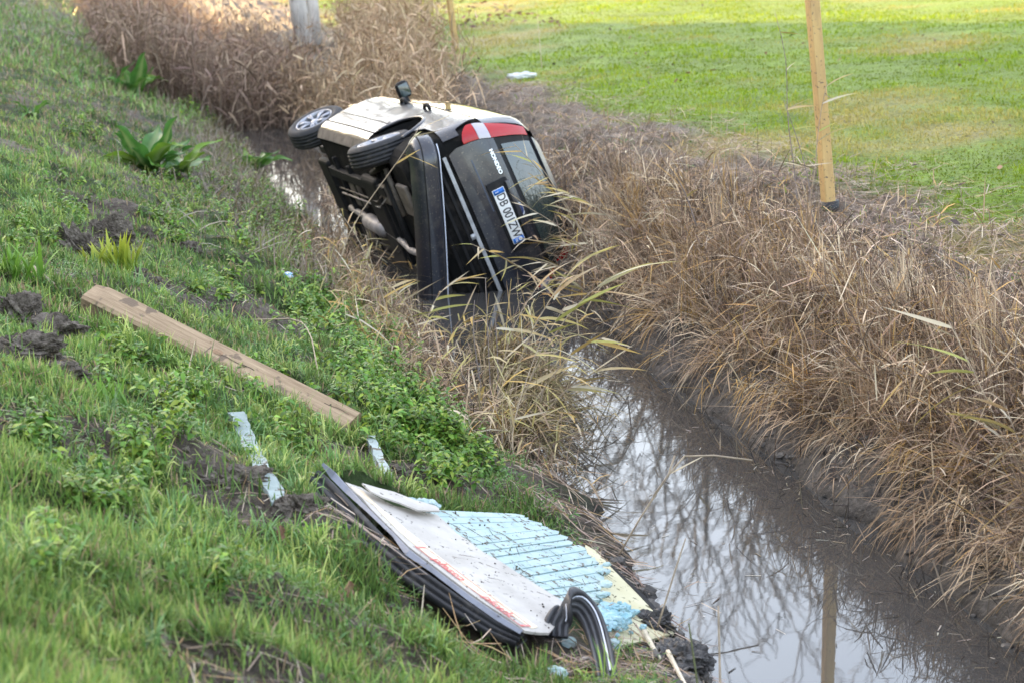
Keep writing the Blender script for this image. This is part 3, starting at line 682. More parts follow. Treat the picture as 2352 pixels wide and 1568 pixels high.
# black sleeve at the foot of the near post
v, f = tube_vf([pb_ - [0, 0, .05], pb_ + [-.004, 0, .07]], .072, 10); obj('post_sleeve', v, f, mat('black_sleeve', (.015, .015, .016), .5), label='short black plastic sleeve at the foot of the near post', cat='sleeve')

# ------------------------------------------------------------------ fallen timber on the grass bank
WOOD = mat('pale_timber', (.23, .155, .09), .85, c2=(.44, .32, .20), scale=3.2, stretch=(1.0, 14, 14), ramp=(.35, .7), speck=(9, .60, (.17, .12, .08)), bump=.35, bscale=14, bdist=.008)
ENDW = mat('timber_end', (.52, .37, .23), .8, var=.2, scale=20)
hA, hB = TIMBER; A0 = hA + [0, 0, .08]; B0 = hB + [0, 0, -.005]
dx = B0 - A0; LT = np.linalg.norm(dx); dx /= LT; up_ = np.array([.05, -.35, .93]); up_ -= up_ @ dx * dx; up_ /= np.linalg.norm(up_); sd2 = np.cross(up_, dx)
timber = empty('timber_beam', A0, 'pale squared timber beam lying down the grass bank', 'timber')
MT = Matrix([[dx[0], sd2[0], up_[0], 0], [dx[1], sd2[1], up_[1], 0], [dx[2], sd2[2], up_[2], 0], [0, 0, 0, 1]])
prof = [(-.5, -.40), (-.40, -.5), (.40, -.5), (.5, -.40), (.5, .40), (.40, .5), (-.40, .5), (-.5, .40)]
tw, tt = .185, .165; n = 24; V = []; F = []
for i in range(n + 1):
    t = i / n; s_ = 1 if i else .86
    for p, q in prof: V.append([t * LT - (0 if i else .012), p * tw * s_ + .004 * math.sin(5 * t), q * tt * s_ + .003 * math.sin(9 * t + 1)])
for i in range(n):
    for j in range(8): F.append([i * 8 + j, (i + 1) * 8 + j, (i + 1) * 8 + (j + 1) % 8, i * 8 + (j + 1) % 8])
F.append([n * 8 + j for j in range(8)][::-1])
bo_ = obj('beam', V, F, WOOD, timber, local=True, smooth=False); bo_.matrix_local = MT
v, f = prism_vf([[-.0125, p * tw * .86, q * tt * .86] for p, q in prof], np.array([-1, 0, 0]), .002); e_ = obj('sawn_end', v, f, ENDW, timber, local=True, smooth=False); e_.matrix_local = MT
DARK = mat('dark_hole', (.03, .02, .015), .9)
for (x, y, r_) in ((.09, .03, .006), (.16, -.035, .006), (.19, .03, .006), (1.05, -.03, .007), (1.62, .02, .006)):
    v, f = lathe_vf([(0, tt / 2 + .0008), (r_, tt / 2 + .0008)], 10); v = v[:, [0, 2, 1]] + [x, y, 0]; h_ = obj('nail_hole', v, f, DARK, timber, local=True); h_.matrix_local = MT
V = []; F = []
cr_x = np.linspace(.9, LT - .04, 22)
for i, x in enumerate(cr_x):
    w_ = .0035 * (math.sin(math.pi * i / 21) + .25); yy = -.012 + .03 * (i / 21) + .005 * math.sin(i * 1.7)
    V += [[x, yy - w_, tt / 2 + .0012], [x, yy + w_, tt / 2 + .0012]]
    if i: F.append([2 * i - 2, 2 * i - 1, 2 * i + 1, 2 * i])
k_ = obj('drying_crack', V, F, DARK, timber, local=True); k_.matrix_local = MT
v, f = lathe_vf([(0, 0.0012), (.018, .0012), (.022, .0006)], 18); v = v[:, [0, 2, 1]] * [1.5, 1, 1] + [.88, .0, tt / 2]; k_ = obj('knot', v, f, mat('knot_wood', (.26, .16, .09), .8, var=.3, scale=60), timber, local=True); k_.matrix_local = MT

# ------------------------------------------------------------------ torn sandwich panel
SKIN = mat('white_skin', (.54, .505, .46), .5, c2=(.36, .33, .295), scale=5, ramp=(.3, .7), speck=(34, .655, (.06, .05, .04)), bump=.06, bscale=9)
GLUE = mat('glue_stripe', (.72, .56, .36), .55, c2=(.80, .70, .55), scale=10, ramp=(.3, .7), speck=(40, .66, (.07, .055, .04)))
FOAM = mat('blue_foam', (.34, .46, .46), .9, c2=(.46, .56, .55), scale=9, speck=(26, .60, (.14, .12, .09)), bump=.5, bscale=120, bdist=.004)
FOAMD = mat('torn_foam', (.22, .42, .47), .9, c2=(.42, .58, .61), scale=14, bump=.7, bscale=60, bdist=.01)
YEL = mat('yellow_board', (.56, .51, .30), .65, c2=(.64, .60, .40), scale=6, speck=(26, .61, (.13, .11, .05)), stretch=(1, 1, 1))
RUB = mat('black_rubber', (.022, .022, .024), .5, c2=(.16, .14, .12), scale=6, ramp=(.52, .8), rvar=.8)
ALU = mat('grey_edge_strip', (.22, .23, .27), .45, metal=.2, var=.2, scale=8)
REDINK = mat('red_print', (.60, .12, .11), .6, c2=(.64, .45, .42), scale=40, ramp=(.45, .7))
panel = empty('torn_panel', onp(1150, 1300), 'torn white and pale blue foam sandwich panel lying at the water edge', 'panel')
def ppoly(pts, off): return np.array([onp(x, y, off) for x, y in pts])
def prough(pts, k, amp, seed):   # subdivide and roughen an outline given as photo marks on the panel plane
    r2 = np.random.default_rng(seed); out = []
    for i in range(len(pts)):
        a = np.array(pts[i], float); b_ = np.array(pts[(i + 1) % len(pts)], float)
        for j in range(k): out.append(a + (b_ - a) * j / k + (r2.normal(0, amp, 2) if j else 0))
    return out
def pprism(name, pts, off, th, m, parent=panel, **kw):
    v, f = prism_vf(ppoly(pts, off), PN, th); return obj(name, v, f, m, parent, smooth=False, **kw)
skin_outline = prough([(793, 1106), (830, 1118), (905, 1160), (1003, 1180), (1075, 1240), (1190, 1315), (1306, 1388), (1290, 1420), (1262, 1452), (1205, 1447), (1080, 1360), (940, 1255), (850, 1165)], 3, 1.5, 4)
skin = pprism('white_skin', skin_outline, .03, .012, SKIN)
pprism('glue_stripe', prough([(806, 1116), (835, 1126), (900, 1185), (1000, 1270), (1130, 1365), (1235, 1438), (1222, 1442), (1110, 1368), (985, 1275), (880, 1182)], 3, 2, 8), .0325, .002, GLUE, skin)
flap = pprism('loose_flap', prough([(832, 1108), (905, 1128), (1000, 1160), (1010, 1172), (960, 1170), (880, 1140)], 2, 2, 9), .065, .008, SKIN, skin)
# grooved foam: one strip between each pair of grooves
def along(pts, t):
    pts = np.array(pts, float); s_ = np.concatenate([[0], np.cumsum(np.linalg.norm(np.diff(pts, axis=0), axis=1))]); s_ /= s_[-1]
    return np.array([np.interp(t, s_, pts[:, 0]), np.interp(t, s_, pts[:, 1])])
Ledge = [(985, 1168), (1075, 1240), (1190, 1313), (1295, 1385)]; Redge = [(1185, 1178), (1265, 1212), (1345, 1262), (1388, 1302), (1380, 1345), (1376, 1378)]
NS = 14
for i in range(NS):
    t0, t1 = (i + rng.normal(0, .05)) / NS + .005, (i + 1 + rng.normal(0, .05)) / NS - .005; a, b_ = along(Ledge, t0), along(Ledge, t1); c, d = along(Redge, t1), along(Redge, t0)
    j = rng.normal(0, 5, 4); m1 = (c * .5 + d * .5) + [3 + j[0], 0]
    pprism('foam_strip', [a + [-6, 0], d + [j[1], 0], m1, c + [j[2], 0], b_ + [-6, 0]], .012 + rng.normal(0, .0015), .045, FOAM)
pprism('foam_backing', [(1005, 1178), (1186, 1186), (1345, 1268), (1380, 1305), (1368, 1375), (1296, 1382), (1190, 1312)], .002, .03, FOAMD)
pprism('yellow_board', prough([(1345, 1250), (1402, 1296), (1480, 1368), (1556, 1452), (1500, 1466), (1430, 1480), (1370, 1440), (1340, 1380)], 3, 1.2, 3), -.025, .012, YEL)
pprism('dark_edge', [(1392, 1288), (1402, 1293), (1480, 1366), (1558, 1452), (1551, 1453), (1474, 1371)], -.022, .02, BLACK)
def rock(c, r_, seed, sub=2, amp=.35, sq=(1, 1, 1)):
    bm = bmesh.new(); bmesh.ops.create_icosphere(bm, subdivisions=sub, radius=1); v = np.array([x.co[:] for x in bm.verts]); f = [[q.index for q in x.verts] for x in bm.faces]; bm.free()
    n = fbm(v[:, 0] * 2.1 + seed * 3.1, v[:, 1] * 2.1 + v[:, 2] * 1.7 + seed, seed, 4) - .5; n2 = vn(v[:, 0] * 5 + v[:, 2] * 4 + seed, v[:, 1] * 5 + seed, 3) + .8 * vn(v[:, 0] * 11 + v[:, 2] * 9 + seed, v[:, 1] * 11 - v[:, 2] * 7, 4) - .9
    v = v * (1 + amp * 2 * n + amp * .8 * n2)[:, None] * np.array(sq) * r_
    return v + np.asarray(c), f
chunks = []
for i in range(130):
    px, py = rng.normal(1408, 26), rng.normal(1418, 17); q_ = math.hypot((px - 1408) / 45, (py - 1418) / 30); chunks.append(rock(onp(px, py, max(-.02, .045 * (1 - q_)) * rng.random()), .010 + .018 * rng.random() ** 2, i, 2, .6, (1.2, 1, .8)))
v, f = merge(chunks); obj('crumbled_foam', v, f, FOAMD, panel, smooth=False, kind='stuff')
for i, (px, py, r_) in enumerate(((940, 1150, .026), (965, 1153, .03), (990, 1156, .026), (1002, 1162, .02), (1388, 1312, .022), (1392, 1340, .025), (1384, 1365, .024), (1394, 1295, .016))):
    v, f = rock(onp(px, py, .03), r_, 40 + i, 2, .4, (1.4, 1, .7)); obj('foam_lump', v, f, FOAM, panel, smooth=False)
# printed lettering with its red border along the lower edge of the skin
e0_, e1_ = onp(953, 1253, .0335), onp(1198, 1437, .0335); tx = e1_ - e0_; TL = np.linalg.norm(tx); tx /= TL; ty = np.cross(PN, tx); axp = np.array([tx, ty, PN])
sgn = 1 if (onp(1000, 1230) - onp(1000, 1280)) @ ty > 0 else -1
wl = .062
org = e0_ - np.array(panel.location)
text_part('printed_lettering', 'plasto', .072, org + tx * TL * .30 + ty * wl * .42, axp, REDINK, panel, sx=1.15, depth=.0005, bold=.0014)
text_part('printed_lettering', 'pkwk', .072, org + tx * TL * .76 + ty * wl * .42, axp, REDINK, panel, sx=1.15, depth=.0005, bold=.0014)
for a, b_, c, d in ((0, TL, wl, wl + .006), (0, .014, 0.004, wl), (TL - .014, TL, .004, wl), (0, TL, -.002, .003)):
    q = [e0_ + tx * s_ + ty * t_ for s_, t_ in ((a, c), (b_, c), (b_, d), (a, d))]; v, f = prism_vf(q, PN, .001); obj('printed_border', v, f, REDINK, panel, smooth=False)
# grey edge strip, flared at its upper end
ep = [(742, 1062), (770, 1085), (800, 1120), (850, 1172), (905, 1226), (940, 1262), (1000, 1308), (1080, 1368), (1150, 1415), (1200, 1447)]
ew = [.01, .028, .022, .012, .010, .024, .016, .018, .02, .016]; V = []; F = []
for i, ((px, py), w_) in enumerate(zip(ep, ew)):
    p = onp(px, py, .034 + (.05 if i == 0 else .02 if i == 1 else 0)); V += [p, p + ty * 0 - PN * w_ - ty * w_ * .6, p + ty * .004 - PN * w_ - ty * w_ * .5, p + ty * .006]
for i in range(len(ep) - 1):
    for j in range(4): F.append([i * 4 + j, i * 4 + (j + 1) % 4, (i + 1) * 4 + (j + 1) % 4, (i + 1) * 4 + j])
obj('grey_edge_strip', V, F, ALU, panel, smooth=False)
# ribbed rubber skirt along the edge: four ribs
def sweep_ribs(path, wvec, nvec, width, ribs, depth, th):
    prof = []
    m_ = 8 * ribs
    for i in range(m_ + 1): u = i / m_; prof.append((u, abs(math.sin(math.pi * u * ribs)) ** .6 * depth))
    prof += [(1, -th), (0, -th)]; n = len(prof); V = []; F = []
    for p, wv_, nv_ in zip(path, wvec, nvec):
        for u, d in prof: V.append(p + wv_ * u * width + nv_ * d)
    for i in range(len(path) - 1):
        for j in range(n): F.append([i * n + j, i * n + (j + 1) % n, (i + 1) * n + (j + 1) % n, (i + 1) * n + j])
    F += [list(range(n)), [(len(path) - 1) * n + j for j in range(n)][::-1]]
    return np.array(V), F
sk = [(738, 1082), (770, 1112), (830, 1175), (900, 1248), (960, 1300), (1060, 1372), (1150, 1432), (1210, 1462)]
path = [onp(px, py, .0) for px, py in sk]; dn = -ty * .72 - PN * .70; dn /= np.linalg.norm(dn); nv = -ty * .70 + PN * .72; nv /= np.linalg.norm(nv)
tap = [1.15, 1.15, 1.1, 1.0, .9, .8, .7, .6]
v, f = sweep_ribs(path, [dn * t_ for t_ in tap], [nv] * len(path), .115, 3, .022, .02); obj('ribbed_rubber_skirt', v, f, RUB, panel, label='black ribbed rubber skirt caked with soil')

# curled end of rubber strip, arched over the panel corner
cp = [(1262, 1462, -.02), (1262, 1428, .03), (1278, 1402, .08), (1302, 1390, .11), (1326, 1396, .11), (1346, 1422, .09), (1362, 1465, .06), (1374, 1510, .05), (1384, 1560, .04), (1390, 1605, .04)]
P0 = [onp(a, b_, c) for a, b_, c in cp]; tt_ = np.linspace(0, len(P0) - 1, 34); P0 = np.array([np.interp(tt_, range(len(P0)), [p[i] for p in P0]) for i in range(3)]).T
for _ in range(2): P0[1:-1] = (P0[:-2] + 2 * P0[1:-1] + P0[2:]) / 4
wdir = rt * .80 + fw * .25 + upv * .35; T = np.gradient(P0, axis=0); T /= np.linalg.norm(T, axis=1)[:, None]; Wv = wdir - (T @ wdir)[:, None] * T; Wv /= np.linalg.norm(Wv, axis=1)[:, None]; Nv = np.cross(T, Wv)
Nv *= np.sign((Nv @ -fw))[:, None]
wid = np.interp(np.linspace(0, 1, 34), [0, .35, .6, 1], [.11, .12, .10, .08])
prof = []
for i in range(33): u = i / 32; prof.append((u - .25, abs(math.sin(math.pi * u * 4)) ** .6 * .02))
prof += [(.75, -.02), (-.25, -.02)]; n = len(prof); V = []; F = []
for p, wv_, nv_, w_ in zip(P0, Wv, Nv, wid):
    for u, d in prof: V.append(p + wv_ * u * w_ + nv_ * d)
for i in range(33):
    for j in range(n): F.append([i * n + j, i * n + (j + 1) % n, (i + 1) * n + (j + 1) % n, (i + 1) * n + j])
F += [list(range(n)), [33 * n + j for j in range(n)][::-1]]
curl = obj('curled_rubber_strip', V, F, mat('clean_rubber', (.022, .022, .026), .38, c2=(.06, .058, .06), scale=8, rvar=.6), label='black ribbed rubber strip curled over the lower corner of the torn panel', cat='rubber strip')
V = []; F = []
for i in range(6, 30):
    c_ = P0[i] + Wv[i] * (.5 * wid[i]) + Nv[i] * .0215; V += [c_ - Wv[i] * .003, c_ + Wv[i] * .003]
    if i > 6: k = len(V); F.append([k - 4, k - 3, k - 1, k - 2])
o = obj('pale_inlay', V, F, mat('pale_inlay', (.65, .66, .72), .3), curl)
# upright broken foam strips and loose pieces
def slab_along(name, pts, offs_, w, th, m, seed, **kw):
    r2 = np.random.default_rng(seed); P = np.array([at(*p) + [0, 0, o_] for p, o_ in zip(pts, offs_)]); t = np.linspace(0, len(P) - 1, 18); P = np.array([np.interp(t, range(len(P)), P[:, i]) for i in range(3)]).T
    V = []; F = []; T = P[-1] - P[0]; T /= np.linalg.norm(T); a = rt - rt @ T * T; a /= np.linalg.norm(a); b_ = np.cross(T, a)
    for i, p in enumerate(P):
        w1 = w * (1 + r2.normal(0, .04)); t1 = th * (1 + r2.normal(0, .04)); sh = r2.normal(0, .004)
        for q, s_ in ((-.5, -.5), (.5, -.5), (.5, .5), (-.5, .5)): V.append(p + a * (q * w1 + sh + r2.normal(0, .003)) + b_ * s_ * t1)
    for i in range(17):
        for j in range(4): F.append([i * 4 + j, i * 4 + (j + 1) % 4, (i + 1) * 4 + (j + 1) % 4, (i + 1) * 4 + j])
    F += [[3, 2, 1, 0], [68, 69, 70, 71]]
    return obj(name, V, F, m, smooth=False, **kw)
FOAMG = mat('dirty_foam', (.24, .29, .275), .9, c2=(.40, .46, .44), scale=8, speck=(18, .60, (.14, .12, .09)), bump=.6, bscale=70, bdist=.006)
slab_along('foam_strip', [(545, 985), (570, 1040), (605, 1110), (645, 1172)], (.07, .06, .05, .02), .075, .05, FOAMG, 3, label='long broken strip of dirty blue foam standing in the grass above the panel', cat='foam strip')
slab_along('foam_strip', [(852, 1028), (868, 1062), (890, 1112)], (.05, .05, .04), .045, .04, FOAMG, 4, label='short grey strip of foam lying in the nettles above the panel', cat='foam strip')
for i, (px, py, r_, lab) in enumerate(((1402, 1492, .045, 'square lump of blue foam beside the curled rubber strip'), (1305, 1483, .035, 'torn blue foam wedge under the curled rubber strip'), (1272, 1560, .05, 'bright blue foam fragment at the bottom edge of the picture'), (1345, 1525, .028, 'small white foam flake left of the rubber strip'), (660, 640, .045, 'crumpled blue and white wrapper on the dead reeds of the bank'))):
    p = at(px, py); v, f = rock(p + [0, 0, r_ * .45], r_, 60 + i, 3, .22, (1.1, .9, .75)); m_ = FOAM if i < 3 else SKIN
    if i == 4: m_ = mat('wrapper', (.20, .42, .80), .35, c2=(.80, .84, .90), scale=25, ramp=(.45, .5))
    obj('wrapper' if i == 4 else 'foam_chunk', v, f, m_, smooth=False, label=lab, cat='litter' if i == 4 else 'foam chunk')
# pale litter near the field edge and by the far bank
WHT = mat('white_litter', (.72, .72, .72), .45, var=.1, scale=12)
p = at(1200, 180); v, f = rock(p + [0, 0, .03], .10, 77, 4, .5, (1.9, .7, .5)); obj('crushed_bottle', v, f, WHT, label='crushed white bottle lying where the reeds meet the field', cat='bottle')
p = at(466, 138); v, f = rock(p + [0, 0, .06], .10, 91, 3, .4, (1.2, 1, .8)); obj('white_bag', v, f, WHT, label='crumpled white bag on the far left bank', cat='bag')
# clods of turned earth
CLOD = mat('earth_clod', (.08, .066, .053), .95, spec=.1, c2=(.27, .23, .19), scale=16, ramp=(.38, .68), bump=1.0, bscale=50, bdist=.04)
for i, (px, py, r_, sq, lab) in enumerate((
    (175, 575, .17, (1.1, .9, .9), 'grey clod of earth left of the yellow grass tuft'), (240, 545, .16, (1.3, .8, .9), 'torn clod of earth behind the yellow grass tuft'), (345, 560, .11, (1.0, .8, 1.1), 'crumbly clod of earth right of the yellow grass tuft'), (425, 575, .12, (1.3, .9, .6), 'low flat clod of earth farther right of the yellow tuft'),
    (45, 725, .13, (1.1, .9, .9), 'pale upturned clod at the left edge beside the timber'), (110, 770, .15, (1.4, .9, .6), 'dark soil clod just left of the timber end'), (60, 800, .13, (1.5, .8, .5), 'flat dark soil clod at the left edge below the timber end'), (120, 862, .12, (1.5, .9, .5), 'muddy clod of soil below the timber end'), (540, 1110, .13, (1.5, 1, .5), 'heap of dark soil beside the long foam strip'), (690, 1165, .10, (1.3, 1, .6), 'black soil lump at the upper end of the rubber skirt'),
    (1490, 1440, .12, (1.3, .9, .6), 'wet black mud lump at the lower tip of the panel'), (1560, 1520, .14, (1.2, 1.3, .5), 'wet black mud heap at the water edge by the bottom of the picture'))):
    p = at(px, py); v, f = rock(p + [0, 0, .0], r_ * .85, 100 + i, 5, .6, (sq[0] * .9, sq[1], sq[2] * 1.1)); obj('earth_clod', v, f, CLOD if i < 10 else mat('wet_mud', (.028, .025, .023), .45, c2=(.06, .054, .05), scale=12, bump=1, bscale=40, bdist=.02), smooth=False, label=lab, cat='clod', group='clods of earth on the left bank')
# soil crumbs and twigs on the panel
cr = []
for i in range(420):
    px = rng.uniform(800, 1520); py = rng.uniform(1110, 1470); q = onp(px, py)
    if in_poly(q[0], q[1], panel_poly): cr.append(rock(onp(px, py, .032 if px < 1000 + (py - 1180) * 1.5 else .018 if px < 1385 else -.02), .0016 + .0045 * rng.random() ** 4, i, 1, .4))
v, f = merge(cr); obj('soil_crumbs', v, f, mat('crumb', (.05, .04, .03), .9), smooth=False, label='dark soil crumbs scattered over the torn panel', cat='soil', kind='stuff')
tws = Stuff()
N = 120; px = rng.uniform(1010, 1400, N); py = 1180 + (px - 1010) * .28 + rng.uniform(0, 120, N); bb = np.array([onp(a, b_, .02) for a, b_ in zip(px, py)])
tws.add(arcs(bb, rng.uniform(.03, .16, N), rng.normal(-.8, .7, N), rng.normal(-.25, .12, N), rng.normal(0, .05, N), .004, 3), pal(N, [(.07, .045, .03), (.14, .10, .06), (.08, .10, .03)]))
tws.build('plant_debris', DRY, 'bits of stalk and leaf lying on the blue foam', 'plant debris')
# ------------------------------------------------------------------ grass on the left bank
FRESH = [(.17, .30, .075), (.23, .37, .095), (.34, .44, .14), (.135, .26, .08)]; DEEP = [(.08, .16, .04), (.11, .20, .055), (.15, .23, .065)]; TAN = [(.34, .26, .18), (.28, .21, .14), (.40, .32, .22), (.22, .16, .11)]
def gd(x, y, d):
    b_ = bare(x, y); k = np.clip((b_ - .28) * 9, 0.10, 1); k = k * np.clip((d - .3) / .35, 0, 1)
    k = k * np.where(y > 17, np.clip((d - .55 - (y - 17) * .04) / .6, .12, 1), 1)
    return k
g = Stuff()
B, d = scatter(760000, 4.2, 34, .28, 7.5, -1, gd, grad=1.2)
N = len(B); tuft = fbm(B[:, 0] * 3.2, B[:, 1] * 3.2, 9); hue = fbm(B[:, 0] * .9, B[:, 1] * .9, 19)
Lg = np.interp(B[:, 1], [5, 8, 11], [1.7, 1.3, 1]) * (.035 + .20 * np.clip(tuft - .30, 0, 1) ** 1.1 + .02 * rng.random(N)) * rng.uniform(.6, 1.3, N); w = .0036 + .0022 * rng.random(N) + .0003 * B[:, 1]
c = pal(N, FRESH); c2 = pal(N, DEEP); mixk = np.clip((.56 - hue) * 5 + rng.normal(0, .3, N), 0, 1)[:, None]; c = c * (1 - mixk) + c2 * mixk
dry = rng.random(N) < .09 + .5 * np.clip(fbm(B[:, 0] * 1.6, B[:, 1] * 1.6, 93) - .55, 0, 1) + .25 * np.clip((B[:, 1] - 16) / 10, 0, 1); c[dry] = pal(dry.sum(), TAN)
tip = c * np.array([1.35, 1.15, .9])
g.add(arcs(B - [0, 0, .01], Lg, rng.uniform(0, 2 * np.pi, N), R(1) * rng.normal(66, 15, N), rng.uniform(.05, .55, N), w, 3, ((0, .5, 1), (.75, 1, .08))), c, tip)
print('grass', N)
# lighter long tufts
B, d = scatter(30000, 4.2, 20, .6, 6, -1, lambda x, y, d: (fbm(x * 2.2, y * 2.2, 15) > .56) * np.clip((bare(x, y) - .3) * 8, 0, 1), grad=1.2)
nB = len(B); k = rng.integers(6, 22, nB); Bt = np.repeat(B, k, 0); N = len(Bt); Bt[:, :2] += rng.normal(0, 1, (N, 2)) * np.repeat(rng.uniform(.008, .035, nB), k)[:, None]
tint = np.array([(.19, .32, .07), (.28, .41, .10), (.13, .26, .08), (.37, .45, .14), (.16, .29, .11)])[rng.integers(0, 5, nB)] * rng.uniform(.7, 1.25, (nB, 1)); c = np.repeat(tint, k, 0) * (1 + rng.normal(0, .15, (N, 1))); Lt = np.repeat(rng.uniform(.07, .24, nB), k) * rng.uniform(.6, 1.2, N)
g.add(arcs(Bt, Lt, rng.uniform(0, 6.3, N), R(1) * rng.normal(66, 14, N), rng.uniform(.2, .9, N), rng.uniform(.005, .009, N), 4), c, c * [1.3, 1.15, 1])
print('tufts', N)
B, d = scatter(60000, 28, 62, .8, 16, -1, None, grad=.8); N = len(B); c = pal(N, FRESH) * (.5 + .8 * fbm(B[:, 0] * .7, B[:, 1] * .7, 88))[:, None]; dry = rng.random(N) < .3; c[dry] = pal(dry.sum(), TAN)
g.add(arcs(B, rng.uniform(.06, .3, N), rng.uniform(0, 6.3, N), R(1) * rng.normal(62, 18, N), rng.uniform(.1, .6, N), rng.uniform(.015, .03, N), 3), c)
print('far left', N)
B, d = scatter(60000, 4.5, 18, .35, 6.5, -1, lambda x, y, d: np.clip((.44 - bare(x, y)) * 8, 0, .8), grad=1.1); N = len(B)   # thin moss and seedlings on the bare soil
g.add(arcs(B, rng.uniform(.012, .05, N), rng.uniform(0, 6.3, N), R(1) * rng.normal(45, 25, N), rng.uniform(.1, .6, N), rng.uniform(.003, .007, N), 3), pal(N, [(.14, .20, .03), (.20, .26, .05), (.30, .24, .16), (.10, .07, .05)]))
print('moss', N)
a, b_ = TIMBER; N = 1500; t = np.concatenate([rng.normal(.28, .10, 900), rng.uniform(.05, 1.0, 600)]); q = a + (b_ - a) * t[:, None]; pp = np.array([-.35, -1.0]) * rng.uniform(.10, .24, N)[:, None]; q[:, :2] += pp; q[:, 2] = hgt(q[:, 0], q[:, 1])   # blades growing up in front of the beam
c = pal(N, FRESH); g.add(arcs(q, rng.uniform(.08, .22, N), rng.uniform(0, 6.3, N), R(1) * rng.normal(70, 12, N), rng.uniform(.1, .5, N), rng.uniform(.004, .007, N), 4), c, c * [1.3, 1.15, .9])
g.build('grass', GREEN, 'green grass covering the left bank', 'grass')
# feathery low weeds
wd = Stuff()
B, d = scatter(26000, 4.5, 26, .3, 6.5, -1, lambda x, y, d: np.clip((fbm(x * 1.7, y * 1.7, 35) - .47) * 8, 0, 1), grad=1.0)
k = 5; Bt = np.repeat(B, k, 0); N = len(Bt); Bt[:, :2] += rng.normal(0, .025, (N, 2)); Bt[:, 2] += rng.uniform(.0, .07, N)
wd.add(arcs(Bt, rng.uniform(.02, .06, N), rng.uniform(0, 6.3, N), R(1) * rng.uniform(0, 70, N), rng.uniform(.1, .5, N), rng.uniform(.006, .012, N), 3, ((0, .5, 1), (.3, 1, .2))), pal(N, [(.10, .21, .04), (.14, .26, .05), (.08, .18, .04)]))
wd.build('low_weeds', GREEN, 'feathery dark green weeds between the grass', 'weeds')
print('weeds', N)

# nettles: stems with pairs of toothed leaves, one mass along the lower bank
def leaf_shape(n=4):
    return ((0, .25, .6, 1), (.35, 1, .75, .05))
nt_ = Stuff()
def nettle_patch(cx, cy, sx_, sy_, n, hmin, hmax):
    px = rng.normal(cx, sx_, n); py = rng.normal(cy, sy_, n)
    b_ = np.array([at(a, q) for a, q in zip(px, py)]); k = hgt(b_[:, 0], b_[:, 1]) > .06; b_ = b_[k]; n = len(b_)
    H = rng.uniform(hmin, hmax, n); la = rng.uniform(0, 6.3, n); le = R(1) * rng.uniform(60, 88, n)
    nt_.add(arcs(b_, H, la, le, .05, .005, 3), pal(n, [(.09, .10, .03), (.12, .09, .05)]))
    for q in range(7):
        t = .25 + .75 * q / 6; stem = b_ + np.stack([H * t * np.cos(le) * np.cos(la), H * t * np.cos(le) * np.sin(la), H * t * np.sin(le) - .05 * H * t * t], -1)
        for s in (0, np.pi):
            az = la * 3 + q * np.pi / 2 + s + rng.normal(0, .3, n); Ls = np.clip((.055 - .020 * t) * rng.uniform(.7, 1.4, n), .012, .08)
            V = arcs(stem, Ls, az, R(1) * rng.normal(18, 16, n), rng.uniform(.3, .9, n), Ls * .62, 4, leaf_shape(), sidej=.25)
            nt_.add(V, pal(n, [(.09, .20, .03), (.13, .26, .035), (.18, .31, .045), (.28, .37, .05)], .25))
for a in ((860, 840, 55, 60, 210, .10, .26), (740, 720, 45, 40, 110, .10, .22), (1000, 1010, 45, 45, 130, .10, .22), (930, 940, 40, 45, 110, .08, .2), (640, 500, 65, 55, 200, .12, .3), (690, 560, 25, 30, 60, .1, .25), (420, 960, 22, 30, 50, .12, .26), (1040, 1070, 40, 30, 70, .06, .15), (420, 420, 60, 40, 60, .1, .22), (450, 265, 35, 25, 60, .2, .35), (330, 1060, 40, 40, 40, .08, .2)): nettle_patch(*a)
for a in ((200, 300), (150, 480), (60, 560), (500, 660), (600, 880), (250, 1150), (120, 1280), (480, 1330), (90, 1010), (640, 1010), (380, 520), (280, 840), (180, 130), (560, 330)): nettle_patch(*a, 35, 28, 30, .05, .16)
nt_.build('nettles', GREEN, 'green nettles growing along the lower left bank', 'nettles')

# straw and dead reed litter on both banks
lt = Stuff()
def litter(B, L, az, w, cols, lift=.02, tilt=.06):
    N = len(B); S_ = 3; t = np.linspace(-.5, .5, S_); x = B[:, 0, None] + np.cos(az)[:, None] * L[:, None] * t; y = B[:, 1, None] + np.sin(az)[:, None] * L[:, None] * t
    z = np.maximum(hgt(x, y, False), .004) + rng.uniform(.003, lift, N)[:, None] + rng.normal(0, tilt, N)[:, None] * L[:, None] * t; P = np.stack([x, y, z], -1)
    a2 = az + np.pi / 2; s_ = np.stack([np.cos(a2), np.sin(a2), rng.normal(0, .5, N)], -1); s_ /= np.linalg.norm(s_, axis=1)[:, None]
    V = P[:, :, None, :] + np.array([-.5, .5])[None, None, :, None] * s_[:, None, None, :] * (w[:, None] * np.array([.7, 1, .4]))[:, :, None, None]; lt.add(V, cols)
STRAW = [(.42, .32, .245), (.34, .255, .195), (.52, .42, .33), (.22, .165, .13), (.42, .29, .15)]
B, d = scatter(60000, 5, 26, .0, 6, -1, lambda x, y, d: np.clip(1.1 - d / .75, 0.16, 1) * np.where(bare(x, y) < .45, 1, .5), grad=1); N = len(B)
litter(B, rng.uniform(.05, .30, N), rng.uniform(0, 6.3, N), rng.uniform(.003, .008, N), pal(N, STRAW, .2))
B, d = scatter(70000, 6, 28, .10, 4.5, 1, lambda x, y, d: np.clip((d - .25) / .3, .10, 1) * np.clip((3.4 - d - 1.2 * (fbm(x, y, 5) - .5)) / 1.0, 0.0, 1), grad=1); N = len(B)
litter(B, rng.uniform(.06, .32, N), rng.uniform(0, 6.3, N), rng.uniform(.003, .008, N), pal(N, STRAW, .2), .07, .15)
print('litter', N)
